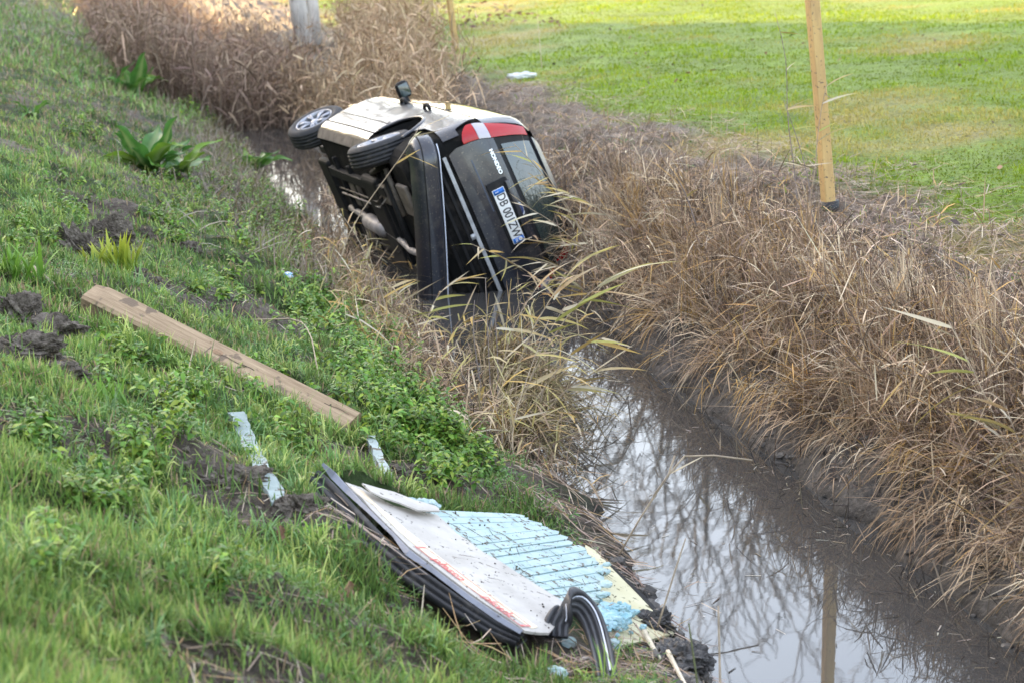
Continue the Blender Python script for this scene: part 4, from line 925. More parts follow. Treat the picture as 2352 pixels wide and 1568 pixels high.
q = np.array([at(a, b_) for a, b_ in zip(rng.normal(1390, 80, 420), rng.normal(1530, 40, 420))]); N = len(q); litter(q, rng.uniform(.03, .2, N), rng.uniform(0, 6.3, N), rng.uniform(.003, .007, N), pal(N, STRAW, .25), .05, .2)
lt.build('straw_litter', DRY, 'dry straw and dead reed pieces strewn over both banks', 'straw')

# ------------------------------------------------------------------ reeds
REED = [(.46, .335, .22), (.39, .28, .185), (.56, .43, .29), (.30, .21, .14), (.52, .335, .135), (.36, .25, .155), (.68, .56, .40), (.20, .145, .11), (.13, .095, .075), (.17, .125, .09)]
def trunk_gap(B):   # the reeds are thin in front of the pale trunk
    px, py, dd_ = pj(B + [0, 0, 1.0]); return ~((px > 600) & (px < 780) & (py < 75) & (B[:, 1] < 42))
def reeds(st, B, H, az, el, ns, lw, Ll, colsS, colsL, sw=.005, Sg=4, dmax=.75):
    N = len(B); st.add(arcs(B, H, az, el, rng.uniform(0, .35, N), sw, Sg, ((0, .5, 1), (1, .85, .35))), pal(N, colsS, .2))
    for q in range(ns):
        t = rng.uniform(.2, 1.0, N); dr_ = .15
        p = B + np.stack([H * t * np.cos(el) * np.cos(az), H * t * np.cos(el) * np.sin(az), H * (t * np.sin(el) - dr_ * t * t)], -1)
        st.add(arcs(p, rng.uniform(*Ll, N), rng.uniform(0, 6.3, N), R(1) * rng.normal(25, 32, N), rng.uniform(.0, dmax, N), rng.uniform(*lw, N), 4, ((0, .3, .7, 1), (.6, 1, .7, .05))), pal(N, colsL, .2))
rd = Stuff()
def rdens(x, y, d): return np.clip((d - .17 - .35 * (fbm(x * 1.2, y * 1.2, 45) - .4)) / .35, 0, 1) * np.clip((1.75 - d) / .6, .04, 1) * np.clip(.35 + 1.3 * (fbm(x * 1.4, y * 1.4, 44) - .25), .1, 1)
B, d = scatter(30000, 6.5, 21, .14, 2.9, 1, rdens, grad=.8); N = len(B); print('reeds', N)
H = rng.uniform(.20, .60, N) * np.interp(d, [0, .8, 1.15, 1.6], [1, 1, .4, .16]) * np.interp(B[:, 1], [14, 17, 19], [1, .8, .6]) * (1 + .35 * (fbm(B[:, 0] * .8, B[:, 1] * .8, 3) - .5)); lean = np.where(rng.random(N) < .6, np.pi + rng.normal(0, .9, N), rng.uniform(0, 6.3, N))
reeds(rd, B, H * 1.15, lean, R(1) * rng.normal(42, 24, N), 2, (.005, .012), (.10, .32), REED, REED, .0048, Sg=3, dmax=.35)
B, d = scatter(5200, 6.5, 18, .3, 1.2, 1, lambda x, y, d: np.clip(.3 + 1.2 * (fbm(x * 2, y * 2, 66) - .3), 0, 1), grad=.8); N = len(B)   # long straws hanging towards the water
rd.add(arcs(B + np.stack([0 * d, 0 * d, rng.uniform(.08, .35, N)], -1), rng.uniform(.25, .65, N), np.pi + rng.normal(0, 1.0, N), R(1) * rng.normal(14, 30, N), rng.uniform(.1, .7, N), rng.uniform(.004, .010, N), 4), pal(N, REED, .25))
B, d = scatter(800, 6.5, 20, .3, 1.3, 1, None, grad=.8); N = len(B)
reeds(rd, B, rng.uniform(.5, .95, N), rng.uniform(0, 6.3, N), R(1) * rng.normal(68, 14, N), 4, (.007, .013), (.15, .3), [(.20, .14, .11), (.30, .22, .16), (.14, .09, .075)], REED, .005)
def clumps(st, n, y0, y1, o0, o1, side, kmin, kmax, L0, L1, az0, azs, el0, els, cols, w0, w1, lift=(.0, .12), dr=(.1, .9), dens=None):
    B, d = scatter(n, y0, y1, o0, o1, side, dens, grad=.7); nB = len(B); k = rng.integers(kmin, kmax, nB); Bt = np.repeat(B, k, 0); N = len(Bt)
    Bt[:, :2] += rng.normal(0, 1, (N, 2)) * np.repeat(rng.uniform(.015, .06, nB), k)[:, None]; Bt[:, 2] += rng.uniform(*lift, N)
    ca = np.repeat(rng.normal(az0, azs, nB), k) + rng.normal(0, .55, N); ce = np.repeat(rng.normal(el0, els, nB), k) + rng.normal(0, 14, N)
    tint = np.array(cols)[rng.integers(0, len(cols), nB)] * rng.uniform(.6, 1.35, (nB, 1)); c = np.repeat(tint, k, 0) * (1 + rng.normal(0, .2, (N, 1))); L = np.repeat(rng.uniform(L0, L1, nB), k) * rng.uniform(.5, 1.25, N)
    st.add(arcs(Bt, L, ca, R(1) * ce, rng.uniform(*dr, N), rng.uniform(w0, w1, N), 4), np.clip(c, .01, 1))
    # broken stems with short leaves sticking out of the clump
    M_ = rng.random(N) < .25; nm = M_.sum(); st.add(arcs(Bt[M_], L[M_] * 1.2, ca[M_] + rng.normal(0, .5, nm), R(1) * (ce[M_] + rng.normal(10, 15, nm)), .1, .0045, 3, ((0, .5, 1), (1, .8, .4))), np.clip(c[M_] * .8, .01, 1))
    return nB, N
print('clumps', clumps(rd, 620, 6.5, 19, .30, 1.1, 1, 14, 40, .25, .62, np.pi + .2, 1.5, 48, 24, REED, .004, .011, dr=(.0, .6)))
print('clumps', clumps(rd, 200, 6.5, 18, .12, .5, 1, 8, 24, .20, .45, np.pi, .9, 20, 25, REED[:7], .004, .010, dr=(.3, 1.1)))
rd.build('bank_reeds', DRY, 'dense thicket of dry tan reeds on the right bank', 'reeds')
fr = Stuff()
B, d = scatter(11000, 20.5, 42, .05, 4, 1, lambda x, y, d: np.clip((np.interp(y, [20, 22, 26, 30, 40], [.2, .5, 1.3, 2.1, 3.8]) - d) / .5, 0, 1) * np.where(y < 23, .5, .9), grad=1); B = B[trunk_gap(B)]; N = len(B); print('far reeds', N)
reeds(fr, B, rng.uniform(.6, 1.25, N) * np.interp(B[:, 1], [20, 24, 40], [.7, 1, 1]), rng.uniform(0, 6.3, N), R(1) * rng.normal(70, 15, N), 3, (.014, .028), (.2, .42), [(.38, .28, .18), (.30, .22, .14)], [(.48, .345, .215), (.40, .285, .175), (.56, .43, .29), (.28, .20, .125)], .009, 3)
fr.build('tall_reeds', DRY, 'tall pale ochre reeds standing beyond the car', 'reeds')
dk = Stuff()
B, d = scatter(8000, 32, 95, -1.4, 1.6, -1, None, grad=1.2); B = B[trunk_gap(B)]; N = len(B); print('dark reeds', N)
reeds(dk, B, rng.uniform(.9, 1.9, N) * np.interp(B[:, 1], [36, 44, 54, 60, 90], [1, .6, .5, .9, 1.2]), rng.uniform(0, 6.3, N), R(1) * rng.normal(76, 9, N), 3, (.016, .034), (.2, .5), [(.24, .175, .13), (.30, .22, .16)], [(.30, .22, .16), (.38, .28, .20), (.22, .155, .12)], .012, 3)
dk.build('brown_reeds', DRY, 'dark brown dead reeds filling the ditch far behind the car', 'reeds')
gy = Stuff()
B, d = scatter(15000, 16.5, 36, .02, 2.2, -1, lambda x, y, d: np.clip((1.35 - d) / .6, .03, 1), grad=1); N = len(B); print('grey grass', N)
gy.add(arcs(B, rng.uniform(.12, .42, N), rng.uniform(0, 6.3, N), R(1) * rng.normal(55, 20, N), rng.uniform(.1, .7, N), rng.uniform(.006, .012, N), 4), pal(N, [(.34, .29, .235), (.27, .22, .17), (.22, .16, .10), (.40, .34, .27), (.17, .19, .06)], .2))
gy.build('withered_grass', DRY, 'grey withered grass on the left bank beside the car', 'grass')
# dead reeds fringing the left waterline
le_ = Stuff()
B, d = scatter(4600, 9.5, 20.5, -.10, .55, -1, lambda x, y, d: np.clip((y - 11.2) * .25, 0, 1) * np.where((y > 13.6) & (d < .0), .35, 1), grad=.5); B[:, 2] = np.maximum(B[:, 2], -.02); N = len(B); print('edge', N)
reeds(le_, B, rng.uniform(.08, .38, N), rng.normal(0, 1.0, N), R(1) * rng.normal(38, 25, N), 2, (.005, .012), (.08, .25), REED, REED, .0045)
le_.build('edge_reeds', DRY, 'tangle of dead reed leaves along the left waterline', 'reeds')

# thick tangle of leaning reeds in front of the car
tg = Stuff()
def tangle(cx, cy, sx_, sy_, n, H0, H1, az0, azs, cols, lw=(.009, .017)):
    px = rng.normal(cx, sx_, n); py = rng.normal(cy, sy_, n); B = np.array([at(a, q) for a, q in zip(px, py)]); B[:, 2] = np.maximum(B[:, 2], -.02)
    reeds(tg, B, rng.uniform(H0, H1, n), rng.normal(az0, azs, n), R(1) * rng.normal(58, 20, n), 4, lw, (.14, .36), cols, cols, .006, 4, .6)
YR = [(.50, .40, .22), (.42, .36, .14), (.54, .36, .13), (.60, .52, .36), (.36, .32, .15), (.28, .21, .15), (.46, .34, .22)]
tangle(1150, 975, 38, 16, 46, .4, 1.1, .1, .7, YR, (.012, .022))
tangle(1190, 1020, 50, 18, 60, .2, .55, -.2, .8, YR)
tangle(860, 735, 50, 45, 70, .15, .45, .3, 1.3, YR)
tangle(820, 640, 35, 40, 60, .2, .55, .6, 1.3, YR)
tangle(1000, 890, 35, 25, 16, .15, .5, .3, 1.2, YR)
tangle(770, 560, 20, 30, 50, .3, .6, .8, 1.0, REED)
tangle(1410, 690, 45, 35, 80, .3, .75, 2.9, .7, REED)
tangle(1345, 560, 30, 60, 60, .3, .7, 2.9, .6, REED)
tg.build('tangled_reeds', DRY, 'tangle of leaning yellowing reeds around the rear of the car', 'reeds')
# ------------------------------------------------------------------ field turf
fl = Stuff()
B, d = scatter(420000, 13, 55, 1.7, 26, 1, lambda x, y, d: np.clip((d - 2.1 - 1.4 * (fbm(x * 1.1, y * 1.1, 3) - .5)) / .9, .03, 1), grad=.7); N = len(B); print('turf', N)
dryk = np.clip((fbm(B[:, 0] * .35, B[:, 1] * .35, 23) - .545) * 6 + (fbm(B[:, 0] * 1.1, B[:, 1] * 1.1, 3) - .5) * 2.5 + rng.normal(0, .25, N), 0, 1)[:, None]
clump = np.clip((fbm(B[:, 0] * 1.3, B[:, 1] * .9, 53) - .36) * 4, 0, 1)
c = pal(N, [(.19, .285, .014), (.23, .33, .018), (.15, .25, .014), (.28, .35, .022)], .12) * (.55 + .6 * clump)[:, None] * (1 - dryk) + pal(N, [(.42, .36, .12), (.34, .32, .09)]) * dryk
fl.add(arcs(B, rng.uniform(.02, .06, N) * (.6 + 1.3 * clump), rng.uniform(0, 6.3, N), R(1) * rng.normal(55, 20, N), rng.uniform(.1, .6, N), .005 + .0003 * B[:, 1], 3), c, c * [1.15, 1.08, .9])
fl.build('turf', TURF, 'short green turf of the field', 'grass')
lfs = Stuff()
B, d = scatter(2600, 14, 50, 1.6, 24, 1, lambda x, y, d: np.where(fbm(x * .3, y * .3, 71) > .5, .5, .12), grad=.7); N = len(B)
lfs.add(arcs(B + [0, 0, .05], rng.uniform(.04, .09, N), rng.uniform(0, 6.3, N), R(1) * rng.normal(10, 20, N), rng.uniform(0, .4, N), rng.uniform(.03, .06, N), 3, ((0, .5, 1), (.3, 1, .2))), pal(N, [(.16, .10, .07), (.22, .14, .08), (.12, .09, .08), (.28, .19, .12)], .2))
B, d = scatter(700, 38, 58, 2.0, 6, 1, None, grad=.5); N = len(B)
lfs.add(arcs(B + [0, 0, .06], rng.uniform(.08, .16, N), rng.uniform(0, 6.3, N), R(1) * rng.normal(10, 20, N), rng.uniform(0, .4, N), rng.uniform(.05, .10, N), 3, ((0, .5, 1), (.3, 1, .2))), pal(N, [(.16, .10, .09), (.20, .13, .11)], .2))
lfs.build('fallen_leaves', DRY, 'brown fallen leaves scattered over the field', 'leaves')
# green sprigs in the straw of the right bank
sg = Stuff()
B, d = scatter(260, 8, 24, .7, 3.2, 1, None, grad=.8); Bt = np.repeat(B, 14, 0); N = len(Bt); Bt[:, :2] += rng.normal(0, .04, (N, 2)); Bt[:, 2] += rng.uniform(0, .05, N)
sg.add(arcs(Bt, rng.uniform(.02, .06, N), rng.uniform(0, 6.3, N), R(1) * rng.uniform(0, 70, N), .3, rng.uniform(.008, .015, N), 3, ((0, .5, 1), (.3, 1, .2))), pal(N, [(.09, .18, .03), (.12, .22, .05)]))
sg.build('green_sprigs', GREEN, 'small green sprigs in the straw of the right bank', 'weeds')
# ------------------------------------------------------------------ broad-leaved dock plants
def dock_leaf_mesh(seed):
    r2 = np.random.default_rng(seed); n = 12; V = []; F = []; C_ = []
    tone = np.array([(.07, .19, .035), (.11, .25, .04), (.18, .31, .035)][seed % 3])
    for i in range(n):
        t = i / (n - 1); w = .20 * math.sin(math.pi * min(1, .08 + t * .92) ** .8) * (1 - .25 * t) + .006; x = t; z = -t * t * (.12 + .16 * (seed % 3)) + .05 * math.sin(5 * t + seed)
        wob = .05 * math.sin(13 * t + seed)
        for j, q in enumerate((-1, -.5, 0, .5, 1)):
            V.append([x, q * w, z + .10 * abs(q) * w / .17 * (.5 + .5 * t) + (wob * abs(q) if abs(q) == 1 else 0) + r2.normal(0, .004)])
            C_.append(np.array((.22, .30, .10)) if j == 2 else tone * (1 + r2.normal(0, .12)))
    for i in range(n - 1):
        for j in range(4): F.append([i * 5 + j, (i + 1) * 5 + j, (i + 1) * 5 + j + 1, i * 5 + j + 1])
    me = raw_mesh('leaf', V, F, True, np.array(C_)); me.materials.append(DOCK); return me
DOCK = leafmat('dock_leaf', .30, .35, .45)
LM = [dock_leaf_mesh(s) for s in range(6)]
def dock(px, py, n, L0, label, seed):
    r2 = random.Random(seed); p = at(px, py); e = empty('dock_plant', p, label, 'plant', 'broad leaved dock plants on the left bank')
    for i in range(n):
        az = 2 * math.pi * i / n + r2.uniform(-.3, .3); el = r2.uniform(.1, .75) if i % 3 else r2.uniform(.7, 1.15); s_ = L0 * r2.uniform(.7, 1.15)
        M = Matrix.Translation((0.02 * math.cos(az), .02 * math.sin(az), .02)) @ Matrix.Rotation(az, 4, 'Z') @ Matrix.Rotation(-el, 4, 'Y') @ Matrix.Rotation(r2.uniform(-.5, .5), 4, 'X') @ Matrix.Scale(s_, 4)
        inst('leaf', LM[r2.randrange(6)], e, M)
dock(345, 395, 14, .62, 'large dock plant with broad leaves in the middle of the left bank', 1)
dock(310, 215, 10, .62, 'tall dock plant with upright leaves high on the left bank', 2)
dock(270, 200, 6, .5, 'smaller dock plant left of the tall one high on the bank', 6)
dock(395, 205, 7, .48, 'dock plant right of the tall one high on the left bank', 3)
dock(580, 395, 9, .5, 'small dark dock plant low on the bank left of the front wheel', 4)
dock(420, 400, 7, .45, 'drooping dock plant just right of the large one', 5)
dock(75, 265, 6, .25, 'small dock plant near the left edge of the picture', 7)
# yellow-green tuft among the clods
def blade_mesh(seed, c0, c1, m):
    r2 = np.random.default_rng(seed); n = 7; V = []; F = []; C_ = []; dr = r2.uniform(.05, .5)
    for i in range(n):
        t = i / (n - 1); w = .055 * np.interp(t, (0, .3, .7, 1), (.6, 1, .7, .04)); 
        for q in (-1, 0, 1): V.append([t * .35 + dr * t * t * .6, q * w, t - dr * .5 * t * t + abs(q) * w * .3]); C_.append(np.array(c0) + (np.array(c1) - c0) * t)
    for i in range(n - 1):
        for j in range(2): F.append([i * 3 + j, (i + 1) * 3 + j, (i + 1) * 3 + j + 1, i * 3 + j + 1])
    me = raw_mesh('blade', V, F, True, np.array(C_)); me.materials.append(m); return me
YB = [blade_mesh(s, (.14, .26, .03), (.44, .46, .06), GREEN) for s in range(4)]
GB = [blade_mesh(s + 9, (.10, .22, .03), (.20, .36, .05), GREEN) for s in range(4)]
def tuft(px, py, n, L, sprd, ms, label, seed):
    r2 = random.Random(seed); p = at(px, py); e = empty('grass_tuft', p, label, 'grass tuft')
    for i in range(n):
        M = Matrix.Translation((r2.gauss(0, sprd), r2.gauss(0, sprd * .6), -.01)) @ Matrix.Rotation(r2.uniform(0, 6.3), 4, 'Z') @ Matrix.Rotation(r2.uniform(-.25, .2), 4, 'Y') @ Matrix.Scale(L * r2.uniform(.55, 1.1), 4)
        inst('blade', ms[r2.randrange(4)], e, M)
tuft(275, 622, 60, .26, .075, YB, 'bright yellow green grass tuft between the earth clods', 3)
tuft(30, 640, 46, .24, .08, GB, 'fresh green grass tuft at the left edge of the picture', 4)
tuft(240, 935, 50, .17, .07, GB, 'fresh green grass tuft below the timber end', 5)

# ------------------------------------------------------------------ individual reeds
def cvar(cols, seed): return np.array(cols[seed % len(cols)])
RL = []
for s in range(8):
    r2 = np.random.default_rng(s + 50); n = 7; V = []; F = []; C_ = []; dr = r2.uniform(.0, .35); cc = np.array([(.50, .40, .24), (.44, .36, .16), (.36, .36, .12), (.54, .46, .32), (.46, .32, .12), (.30, .27, .15), (.58, .52, .40), (.42, .28, .14)][s]); tp = np.array([(.52, .36, .12), (.50, .40, .10), (.46, .40, .12), (.5, .42, .3)][s % 4])
    for i in range(n):
        t = i / (n - 1); w = .036 * np.interp(t, (0, .2, .6, 1), (.5, 1, .7, .03)); tw = .8 * t * r2.uniform(.3, 1)
        for q in (-1, 0, 1): V.append([t, q * w * math.cos(tw), -dr * t * t + q * w * math.sin(tw) + abs(q) * w * .25]); C_.append(cc + (tp - cc) * t ** 2)
    for i in range(n - 1):
        for j in range(2): F.append([i * 3 + j, (i + 1) * 3 + j, (i + 1) * 3 + j + 1, i * 3 + j + 1])
    me = raw_mesh('leaf', V, F, True, np.array(C_)); me.materials.append(DRY); RL.append(me)
STALK = mat('reed_stalk', (.42, .33, .22), .7, c2=(.26, .20, .14), scale=20)
DSTALK = mat('dark_stalk', (.16, .125, .11), .8, c2=(.26, .21, .18), scale=20)
def reed(pts, label, nl, LL, seed, m=STALK, w=.0058, ldir=None, t0=.25, group='reed stems at the water'):
    """pts: (photo mark, depth) along the stem, bottom to top"""
    P = np.array([und(a, b_, c) for a, b_, c in pts]); t = np.linspace(0, len(P) - 1, 10); P = np.array([np.interp(t, range(len(P)), P[:, i]) for i in range(3)]).T
    for _ in range(2): P[1:-1] = (P[:-2] + 2 * P[1:-1] + P[2:]) / 4
    r2 = random.Random(seed); e = empty('reed', P[0], label, 'reed', group)
    v, f = tube_vf(P, np.linspace(w, w * .4, 10), 5); obj('stem', v, f, m, e)
    for i in range(nl):
        u = t0 + (1 - t0) * (i + .5) / nl; q = u * 9; p = np.array([np.interp(q, range(10), P[:, k]) for k in range(3)]) - P[0]
        base = ldir if ldir is not None else 0.0
        az = base + (r2.uniform(-.7, .7) if i % 2 else r2.uniform(-1.2, 1.2)); el = r2.uniform(-.35, .65)
        M = Matrix.Translation(p) @ Matrix.Rotation(az, 4, 'Z') @ Matrix.Rotation(-el, 4, 'Y') @ Matrix.Rotation(r2.uniform(-1, 1), 4, 'X') @ Matrix.Scale(LL * r2.uniform(.75, 1.35), 4)
        inst('leaf', RL[r2.randrange(8)], e, M)
D1 = 13.6
reed([(1150, 985, D1), (1200, 800, D1 - .1), (1260, 690, D1 - .2), (1330, 600, D1 - .2)], 'yellowing reed arching right in front of the tailgate, tallest of its clump', 9, .36, 1, ldir=.1)
reed([(1165, 990, D1 - .1), (1250, 800, D1 - .1), (1330, 690, D1 - .2), (1400, 640, D1 - .2)], 'reed with orange tipped leaves reaching right over the water', 9, .38, 2, ldir=.0)
reed([(1140, 980, D1), (1150, 850, D1), (1180, 740, D1), (1240, 650, D1)], 'reed leaning slightly right left of the tallest stem', 7, .30, 3, ldir=.3)
reed([(1180, 1000, D1 - .3), (1260, 870, D1 - .3), (1330, 790, D1 - .3), (1390, 775, D1 - .3)], 'low reed bending right close above the water', 8, .32, 4, ldir=-.2)
reed([(1170, 995, D1 - .2), (1215, 880, D1 - .2), (1250, 780, D1 - .2), (1300, 700, D1 - .2)], 'reed with a broad pale leaf in the middle of the clump', 7, .34, 5, ldir=.2)
reed([(1200, 1010, D1 - .3), (1290, 900, D1 - .3), (1370, 850, D1 - .3)], 'reed drooping towards the right waterline with hanging leaves', 9, .28, 6, ldir=-.5, t0=.5)
reed([(1120, 975, D1), (1100, 860, D1), (1085, 760, D1), (1090, 690, D1)], 'bare grey stem standing left of the reed clump', 3, .2, 7, DSTALK, ldir=2.4)
reed([(1130, 975, D1), (1125, 860, D1), (1120, 760, D1), (1115, 640, D1)], 'upright thin dark stem in front of the hanging bumper', 2, .2, 8, DSTALK)
reed([(1140, 985, D1 - .1), (1145, 870, D1 - .1), (1140, 760, D1 - .1), (1135, 700, D1 - .1)], 'short dark stem with curled leaf in the reed clump', 4, .22, 9, DSTALK)
reed([(1100, 975, D1), (1075, 900, D1), (1060, 850, D1), (1030, 820, D1)], 'grey forked stem leaning left over the bank edge', 3, .18, 10, DSTALK, ldir=2.8)
reed([(1190, 1100, 12.2), (1170, 1000, 12.3), (1205, 880, 12.4), (1260, 735, 12.5)], 'long pale stalk slanting up through the reed clump', 2, .22, 11)
reed([(980, 830, 15.3), (960, 760, 15.4), (930, 690, 15.5), (880, 640, 15.6)], 'reed with drooping leaves left of the bumper', 8, .30, 12, ldir=-.3)
reed([(960, 800, 15.6), (985, 720, 15.7), (1010, 670, 15.7), (1050, 640, 15.7)], 'reed with a bundle of orange leaves below the bumper', 9, .30, 13, ldir=-.6)
reed([(900, 760, 16.0), (880, 680, 16.1), (850, 600, 16.1), (840, 540, 16.1)], 'dry reed standing in front of the car underside', 6, .26, 14, ldir=1.5)
reed([(860, 700, 16.6), (850, 620, 16.6), (830, 560, 16.6), (790, 500, 16.7)], 'thin dry reed beside the front of the car underside', 5, .24, 15, ldir=2.0)
reed([(1010, 860, 14.8), (1030, 780, 14.8), (1060, 740, 14.8), (1100, 720, 14.8)], 'reed with green hanging leaves over the dark water below the bumper', 8, .24, 16, ldir=-1.2)
# long bent stalk lying across the rear wheel, sprays in front of the plate
reed([(770, 640, 16.3), (800, 520, 16.3), (880, 420, 16.2), (935, 340, 16.1), (965, 290, 16.1)], 'long bent stalk rising in front of the rear wheel', 5, .26, 17, w=.006, ldir=.3, t0=.6)
for i, (a, b_, c, d) in enumerate(((1420, 700, 1240, 380), (1400, 640, 1200, 470), (1430, 620, 1260, 560), (1380, 690, 1230, 600), (1460, 560, 1290, 440), (1400, 740, 1290, 640), (1350, 560, 1180, 330), (1330, 720, 1080, 560))):
    reed([(a, b_, 16.3), ((a * 2 + c) / 3, (b_ * 2 + d) / 3 - 20, 16.0), ((a + 2 * c) / 3, (b_ + 2 * d) / 3 - 20, 15.8), (c, d, 15.7)], ('tan reed from the right bank arching across the rear window', 'tan reed from the right bank crossing the number plate', 'tan reed leaning left over the end of the number plate', 'low tan reed leaning over the lower tailgate', 'tan reed at the right edge of the rear window', 'tan reed bending over the lower tail lamp', 'thin curved reed reaching the badge lettering', 'long thin reed arching left across the steel strip')[i], 9 if i != 7 else 13, .26, 30 + i, ldir=2.9 if i != 7 else -1.5, t0=.35, group='reeds hanging over the car')
# stalks at the right edge
reed([(2352, 1210, 10.3), (2330, 1060, 10.3), (2260, 900, 10.4), (2180, 740, 10.5)], 'leafy olive reed leaning left from the right edge of the picture', 14, .30, 50, w=.006, ldir=3.0)
reed([(2390, 1300, 10.0), (2370, 1100, 10.0), (2310, 930, 10.1)], 'second olive reed at the right edge, lower and shorter', 10, .28, 51, w=.006, ldir=2.8)
reed([(1830, 560, 16.0), (1835, 420, 16.0), (1800, 260, 16.1), (1815, 150, 16.1), (1780, 30, 16.1)], 'tall thin dark stalk left of the near post', 4, .2, 52, DSTALK)
reed([(1850, 520, 16.0), (1872, 400, 15.9), (1880, 280, 15.9), (1900, 190, 15.9)], 'pale reed with fanned leaves against the near post', 7, .28, 53, ldir=.2, t0=.5)
reed([(1870, 560, 15.8), (1860, 420, 15.8), (1835, 330, 15.8), (1800, 230, 15.8)], 'brown reed stem crossing in front of the near post foot', 5, .22, 54, DSTALK)
reed([(1600, 520, 15.5), (1570, 430, 15.5), (1520, 360, 15.5)], 'dark bent stem standing in the reeds left of the near post', 3, .2, 55, DSTALK)
# stalks standing in the water near the camera
def stalk(pts, label, w=.005, m=STALK): 
    P = np.array(pts); t = np.linspace(0, len(P) - 1, 8); P = np.array([np.interp(t, range(len(P)), P[:, i]) for i in range(3)]).T; v, f = tube_vf(P, np.linspace(w, w * .6, 8), 6)
    return obj('dry_stalk', v, f, m, label=label, cat='stalk', group='dry stalks')
w0 = un(1415, 1285, 0); dd = (w0 - CAM) @ fw
e = empty('bent_reed', w0, 'bent pale reed standing in the water right of the panel', 'reed')
for pts in ([(1415, 1285), (1470, 1190), (1535, 1090), (1550, 1045)], [(1500, 1140), (1535, 1090), (1572, 1047)], [(1572, 1047), (1640, 1045), (1728, 1056)]):
    v, f = tube_vf(np.array([und(a, b_, dd - .15) for a, b_ in pts]), .005, 6); obj('stem', v, f, STALK, e)
inst('leaf', RL[3], e, Matrix.Translation(und(1535, 1090, dd - .15) - w0) @ Matrix.Rotation(.3, 4, 'Z') @ Matrix.Rotation(-.35, 4, 'Y') @ Matrix.Scale(.24, 4))
stalk([und(1655, 1600, 8.75), und(1650, 1390, 8.8)], 'straight pale stalk standing in the water at the bottom of the picture', .006)
stalk([und(1605, 1590, 8.7), und(1582, 1430, 8.75)], 'dark green stalk at the mud edge by the bottom of the picture', .006, mat('green_stalk', (.10, .11, .04), .7, var=.3, scale=30))
stalk([und(1510, 1440, 9.2), und(1560, 1280, 9.2), und(1575, 1235, 9.2)], 'thin slanting stalk over the water beside the yellow board')
stalk([at(560, 745) + [0, 0, .03], at(690, 785) + [0, 0, .16], at(718, 820) + [0, 0, .16], at(735, 880) + [0, 0, .01]], 'long bent dry stalk arching above the timber beam', .006)
stalk([at(425, 915) + [0, 0, .05], at(455, 835) + [0, 0, .15]], 'dry stalk leaning against the timber beam')
stalk([at(310, 880) + [0, 0, .02], at(420, 930) + [0, 0, .04]], 'dry curved stalk lying below the timber beam')
stalk([at(75, 632) + [0, 0, .05], at(125, 665) + [0, 0, .03]], 'thick pale broken stalk at the left edge above the timber', .018)
stalk([at(1480, 1468) + [0, 0, .04], at(1500, 1500) + [0, 0, .03], at(1515, 1520) + [0, 0, .02]], 'thick pale stub under the tip of the yellow board', .016, mat('pale_stub', (.62, .54, .40), .7, var=.2, scale=20))
stalk([at(1535, 1515) + [0, 0, .04], at(1560, 1560) + [0, 0, .03], at(1585, 1600) + [0, 0, .02]], 'thick mottled stub in the black mud at the bottom of the picture', .013, mat('pale_stub'))
stalk([at(500, 560) + [0, 0, .06], at(625, 556) + [0, 0, .06]], 'thin grey stick lying level on the bank left of the car', .007, DSTALK)
stalk([at(1245, 160) + [0, 0, 0.02], at(1235, 60) + [0, 0, .3]], 'thin far stalk at the field edge behind the car')
# drooping sedge clump hanging over the water
sc = Stuff(); N = 1500; cpx = rng.normal(1185, 62, N); cpy = 1000 + (cpx - 1185) * .6 + rng.normal(0, 18, N); B = np.array([at(a, b_) for a, b_ in zip(cpx, cpy)]); B[:, 2] = np.maximum(B[:, 2], 0) + rng.uniform(.05, .25, N)
sc.add(arcs(B, rng.uniform(.25, .65, N), rng.normal(-.45, .95, N), R(1) * rng.normal(25, 28, N), rng.uniform(.2, 1.05, N), rng.uniform(.006, .012, N), 6, ((0, .3, .7, 1), (.7, 1, .8, .1))), pal(N, [(.30, .23, .13), (.22, .19, .09), (.36, .28, .17), (.15, .11, .07), (.40, .33, .22)], .2))
sc.build('drooping_sedge', DRY, 'clump of drooping brown sedge hanging over the water above the panel', 'sedge', kind=None)
# brown oak leaf and leaf pieces on the bank
LEAFB = mat('brown_leaf', (.20, .10, .06), .7, var=.3, scale=30)
for i, (px, py, s_, lab) in enumerate(((808, 1400, .05, 'curled brown leaf standing in the near grass left of the lettering'), (650, 1270, .05, 'reddish dead leaf in the grass by the rubber skirt'), (760, 940, .03, 'dark dead leaf beside the lower end of the timber'))):
    p = at(px, py); V = [[0, 0, 0], [.3, .35, .3], [.15, .5, .6], [.35, .6, .9], [0, .1, 1.5], [-.35, -.2, 1.0], [-.2, -.3, .6], [-.3, -.3, .3]]
    v, f = prism_vf(np.array(V) * s_ + p + [0, 0, .05], np.array([.7, -.7, 0]), .002); obj('dead_leaf', v, f, LEAFB, smooth=False, label=lab, cat='leaf')
# twigs poking out of the right water edge
st2 = Stuff(); B, d = scatter(420, 8, 17, -.22, .25, 1, None, grad=.5); B[:, 2] = np.maximum(B[:, 2], -.01); N = len(B)
st2.add(arcs(B, rng.uniform(.05, .28, N), rng.uniform(0, 6.3, N), R(1) * rng.normal(35, 30, N), .05, rng.uniform(.004, .008, N), 3), pal(N, [(.05, .04, .035), (.10, .08, .06), (.30, .24, .17)], .2))
st2.build('edge_twigs', DRY, 'dark broken twigs along the right waterline', 'twigs')

